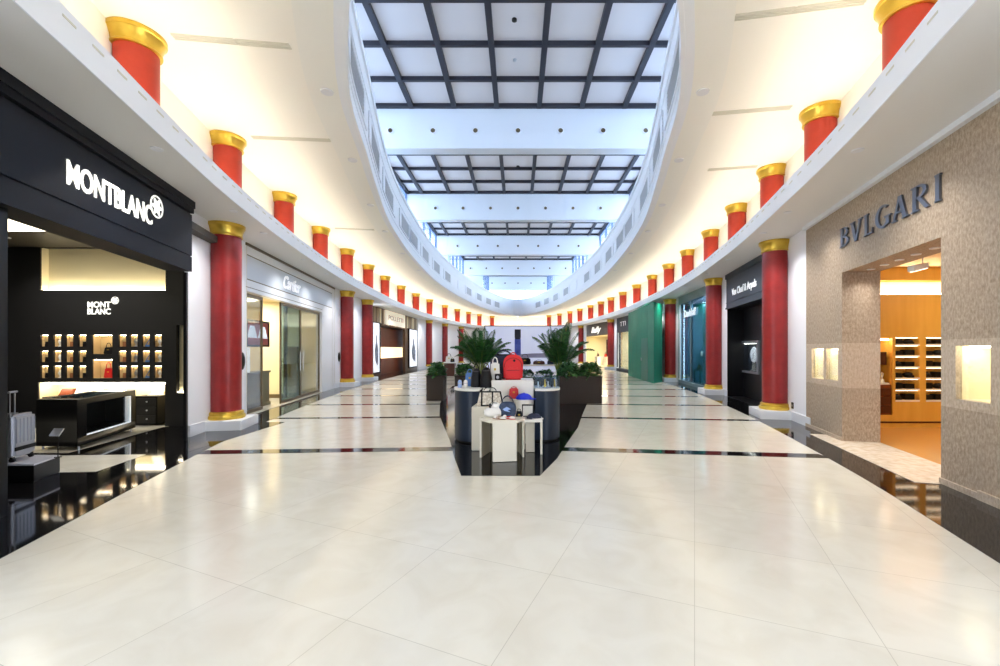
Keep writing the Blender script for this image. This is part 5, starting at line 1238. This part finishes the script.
# ---- planters, shrubs and palms
def leaf_cloud(mb, pts, size, n):
    for _ in range(n):
        cx, cy, cz = random.choice(pts) if False else pts()
        a, b = random.uniform(0, 2*PI), random.uniform(-.4, 1.1); L = size*random.uniform(.7,1.3); w = L*.32
        d = Vector((math.cos(a)*math.cos(b), math.sin(a)*math.cos(b), math.sin(b))); s_ = d.cross(Vector((0,0,1))).normalized(); u = s_.cross(d)
        p = Vector((cx,cy,cz)); tip = p+d*L-Vector((0,0,L*.25)); m1 = p+d*L*.5
        mb.add([p, m1+s_*w-u*w*.2, tip, m1-s_*w-u*w*.2, m1+u*w*.15], [(0,4,1),(1,4,2),(2,4,3),(3,4,0)], random.randint(0,1))
def planter(label, x0, x1, y0, y1, h, shrub_label, n, hs=.38):
    cx, cy = (x0+x1)/2, (y0+y1)/2
    t = thing('planter', label, 'planter', (cx,cy,0)); mb = MB(); w = .035
    mb.box(x0,x1,y0,y0+w,.008,h); mb.box(x0,x1,y1-w,y1,.008,h); mb.box(x0,x0+w,y0+w,y1-w,.008,h); mb.box(x1-w,x1,y0+w,y1-w,.008,h); mb.box(x0+w,x1-w,y0+w,y1-w,.008,.05)
    part(t, 'box', mb, planterm)
    mb = MB(); hole = MB(); mb.box(x0-.012,x1+.012,y0-.012,y0+.05,h,h+.03); mb.box(x0-.012,x1+.012,y1-.05,y1+.012,h,h+.03); mb.box(x0-.012,x0+.05,y0+.05,y1-.05,h,h+.03); mb.box(x1-.05,x1+.012,y0+.05,y1-.05,h,h+.03); part(t, 'rim', mb, planterm)
    mb = MB(); mb.box(x0+w,x1-w,y0+w,y1-w,.05,h-.04); part(t, 'soil', mb, soilm)
    m = max(1, round((x1-x0)/.6))
    for q in range(m):
        a, b = x0+(x1-x0)*q/m, x0+(x1-x0)*(q+1)/m; bx_ = (a+b)/2
        lab = shrub_label if m == 1 else f'{shrub_label}, {ORD[q]} from the left'
        s = thing('shrub', lab, 'shrub', (bx_,cy,h-.04))
        def pts():
            th, ph, r = random.uniform(0,2*PI), random.uniform(0,PI/2), random.uniform(.75,1)
            return (bx_+(b-a)*.52*r*math.cos(th)*math.cos(ph)**.5, cy+(y1-y0)*.52*r*math.sin(th)*math.cos(ph)**.5, h-.03+hs*r*math.sin(ph))
        mb = MB(); leaf_cloud(mb, pts, .13, n); part(s, 'foliage', mb, [leafd, leafm])
        mb = MB()
        for k in range(7): e = pts(); mb.tube([(bx_+random.uniform(-.08,.08),cy+random.uniform(-.08,.08),h-.04),((bx_+e[0])/2,(cy+e[1])/2,(h+e[2])/2+.03),e], .008, 5)
        part(s, 'stem', mb, leafy)
    return t
planter('long dark brown planter box right of the island with bushy green plants', 1.2, 2.42, 12.1, 12.8, .76, 'bushy green plant in the right planter', 700, .42)
planter('narrow dark brown planter box at the left edge of the island', -2.78, -2.27, 12.75, 13.35, .74, 'bushy green plant in the narrow left planter', 600, .42)
planter('dark brown planter box behind the black bell bags on the left of the island', -1.92, -1.36, 12.75, 13.3, .74, 'bushy green plant behind the black bell bags', 420)
planter('low dark planter behind the tall white pedestal, between the palms', -1.3, 1.15, 13.4, 13.9, .62, 'low green plant in the planter between the palms', 200, .3)
def palm(label, x, y, z0, h, n, seed):
    random.seed(seed)
    t = thing('palm', label, 'palm', (x,y,z0)); st = MB()
    for k in range(6):
        a = 2*PI*k/6; st.tube([(x+.07*math.cos(a),y+.07*math.sin(a),z0),(x+.09*math.cos(a),y+.09*math.sin(a),z0+h*.35)], [.018,.012], 6)
    part(t, 'stems', st, leafy, 1)
    for k in range(n):
        a = 2*PI*k/n+random.uniform(-.25,.25); inc = random.uniform(.08,.95)**1.25; L = h*random.uniform(.75,1.0)
        pts = []
        for i in range(13):
            s = i/12; r = L*(s*math.sin(inc)*.62+.12*s*s); zz = z0+.12*h+L*(s*math.cos(inc*.75)-.42*inc*s**2.6)
            pts.append(Vector((x+.06*math.cos(a)+r*math.cos(a), y+.06*math.sin(a)+r*math.sin(a), zz)))
        mb = MB(); mb.tube(pts, [.009*(1-.75*i/12) for i in range(13)], 5, 2)
        for i in range(30):
            s = .22+.78*i/29; q = s*12; k0 = min(int(q), 11); p = pts[k0].lerp(pts[k0+1], q-k0); d = (pts[k0+1]-pts[k0]).normalized()
            sd = d.cross(Vector((0,0,1))); sd = sd.normalized() if sd.length > .01 else Vector((1,0,0)); up = sd.cross(d)
            ll = .30*h/1.3*(math.sin(PI*min(1,s*.9+.08))**.6)*(1.0 if s < .9 else .7)
            for sg in (-1,1):
                dr = (sd*sg*.75+d*.75+up*.12).normalized(); m1 = p+dr*ll*.5; tip = p+dr*ll-Vector((0,0,ll*.38)); w = d*.016
                mb.add([p, m1+w, tip, m1-w, m1+up*.004], [(0,4,1),(1,4,2),(2,4,3),(3,4,0)], random.randint(0,1))
        part(t, 'frond', mb, [leafd, leafm, leafy])
palm('tall feathery green palm left of the display board', -1.22, 13.65, .58, 1.8, 32, 3)
palm('tall feathery green palm right of the display board', 1.35, 13.65, .58, 1.8, 32, 5)
# ---- things behind: white shelf with dark bags, printed board
t = thing('display_shelf', 'long white low display shelf behind the palms carrying dark bags', 'shelf', (.75,17,0))
mb = MB(); mb.box(.0,1.7,16.8,17.4,.90,.97); part(t, 'shelf_top', mb, whitect, bevel=.006)
for x in (.1,1.6): mb = MB(); mb.box(x-.06,x+.06,16.9,17.3,.008,.9); part(t, 'leg', mb, whitect)
handbag('handbag', 'black bag with top handle on the left of the white shelf behind the palms', (.28,17.05,.97), .5,.26,.2, blackle, blackle)
handbag('handbag', 'low black clutch in the middle of the white shelf behind the palms', (.85,17.05,.97), .5,.14,.2, darkwd, blackle, handle=.3)
handbag('handbag', 'dark bag at the right end of the white shelf behind the palms', (1.38,17.05,.97), .4,.18,.2, navyfab, blackle, handle=.3)
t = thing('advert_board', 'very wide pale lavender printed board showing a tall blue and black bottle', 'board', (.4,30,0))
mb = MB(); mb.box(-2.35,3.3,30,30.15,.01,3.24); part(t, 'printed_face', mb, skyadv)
mb = MB(); mb.box(-2.4,3.35,29.97,30.17,3.24,3.30); mb.box(-2.4,-2.35,29.97,30.17,.01,3.24); mb.box(3.3,3.35,29.97,30.17,.01,3.24); part(t, 'frame', mb, slate)
mb = MB(); x0, x1 = -.24, .20; mb.box(x0,x1,29.975,29.999,1.2,2.32,0); mb.box(x0+.02,x1-.02,29.97,29.999,2.32,2.42,1); mb.box(x0,x1,29.97,29.999,2.42,3.02,1); part(t, 'printed_bottle', mb, [bluebot, darkbot])
mb = MB(); mb.plate([(-1.3,1.0),(3.0,1.0),(3.0,1.25),(1.8,1.32),(.9,1.3),(-.5,1.2)],29.98,29.999); part(t, 'printed_shore', mb, mat('board_print_mauve',(156,150,178),.4))

# ---- far left reception seen beside the mirror
t = thing('reception_counter', 'small dark counter with a white top standing far behind the narrow left planter', 'counter', (-4.1,25.3,0))
mb = MB(); mb.box(-4.4,-3.78,25,25.6,.0,.76); part(t, 'body', mb, darkwd); mb = MB(); mb.box(-4.44,-3.74,24.96,25.64,.76,.83); part(t, 'counter_top', mb, whitect)
handbag('handbag', 'white bag standing on the small dark counter far behind the left planter', (-4.15,25.3,.83), .42,.36,.2, whitefb, blackle, handle=.4)
handbag('handbag', 'small black bag before the white bag on the far dark counter', (-3.92,25.15,.83), .26,.2,.14, blackle, blackle, handle=.3)

# ------------------------------------------------------------------ light, world, camera
w = bpy.data.worlds.new('World'); SC.world = w; w.use_nodes = True
bg = w.node_tree.nodes['Background']; bg.inputs['Color'].default_value = (.83,.885,1.0,1); bg.inputs['Strength'].default_value = WORLD
cam = bpy.data.cameras.new('camera'); co = bpy.data.objects.new('camera', cam); COL.objects.link(co)
co.location = (0,0,EYE); co.rotation_euler = (PI/2,0,0); cam.sensor_width = 36; cam.lens = FOC/1000*36
cam.shift_x = -.018; cam.shift_y = .017; cam.clip_start = .05; cam.clip_end = 200
SC.camera = co
SC.view_settings.view_transform = 'Standard'; SC.view_settings.look = 'None'; SC.view_settings.gamma = 1; SC.view_settings.use_curve_mapping = False
SC.view_settings.exposure = EXPO
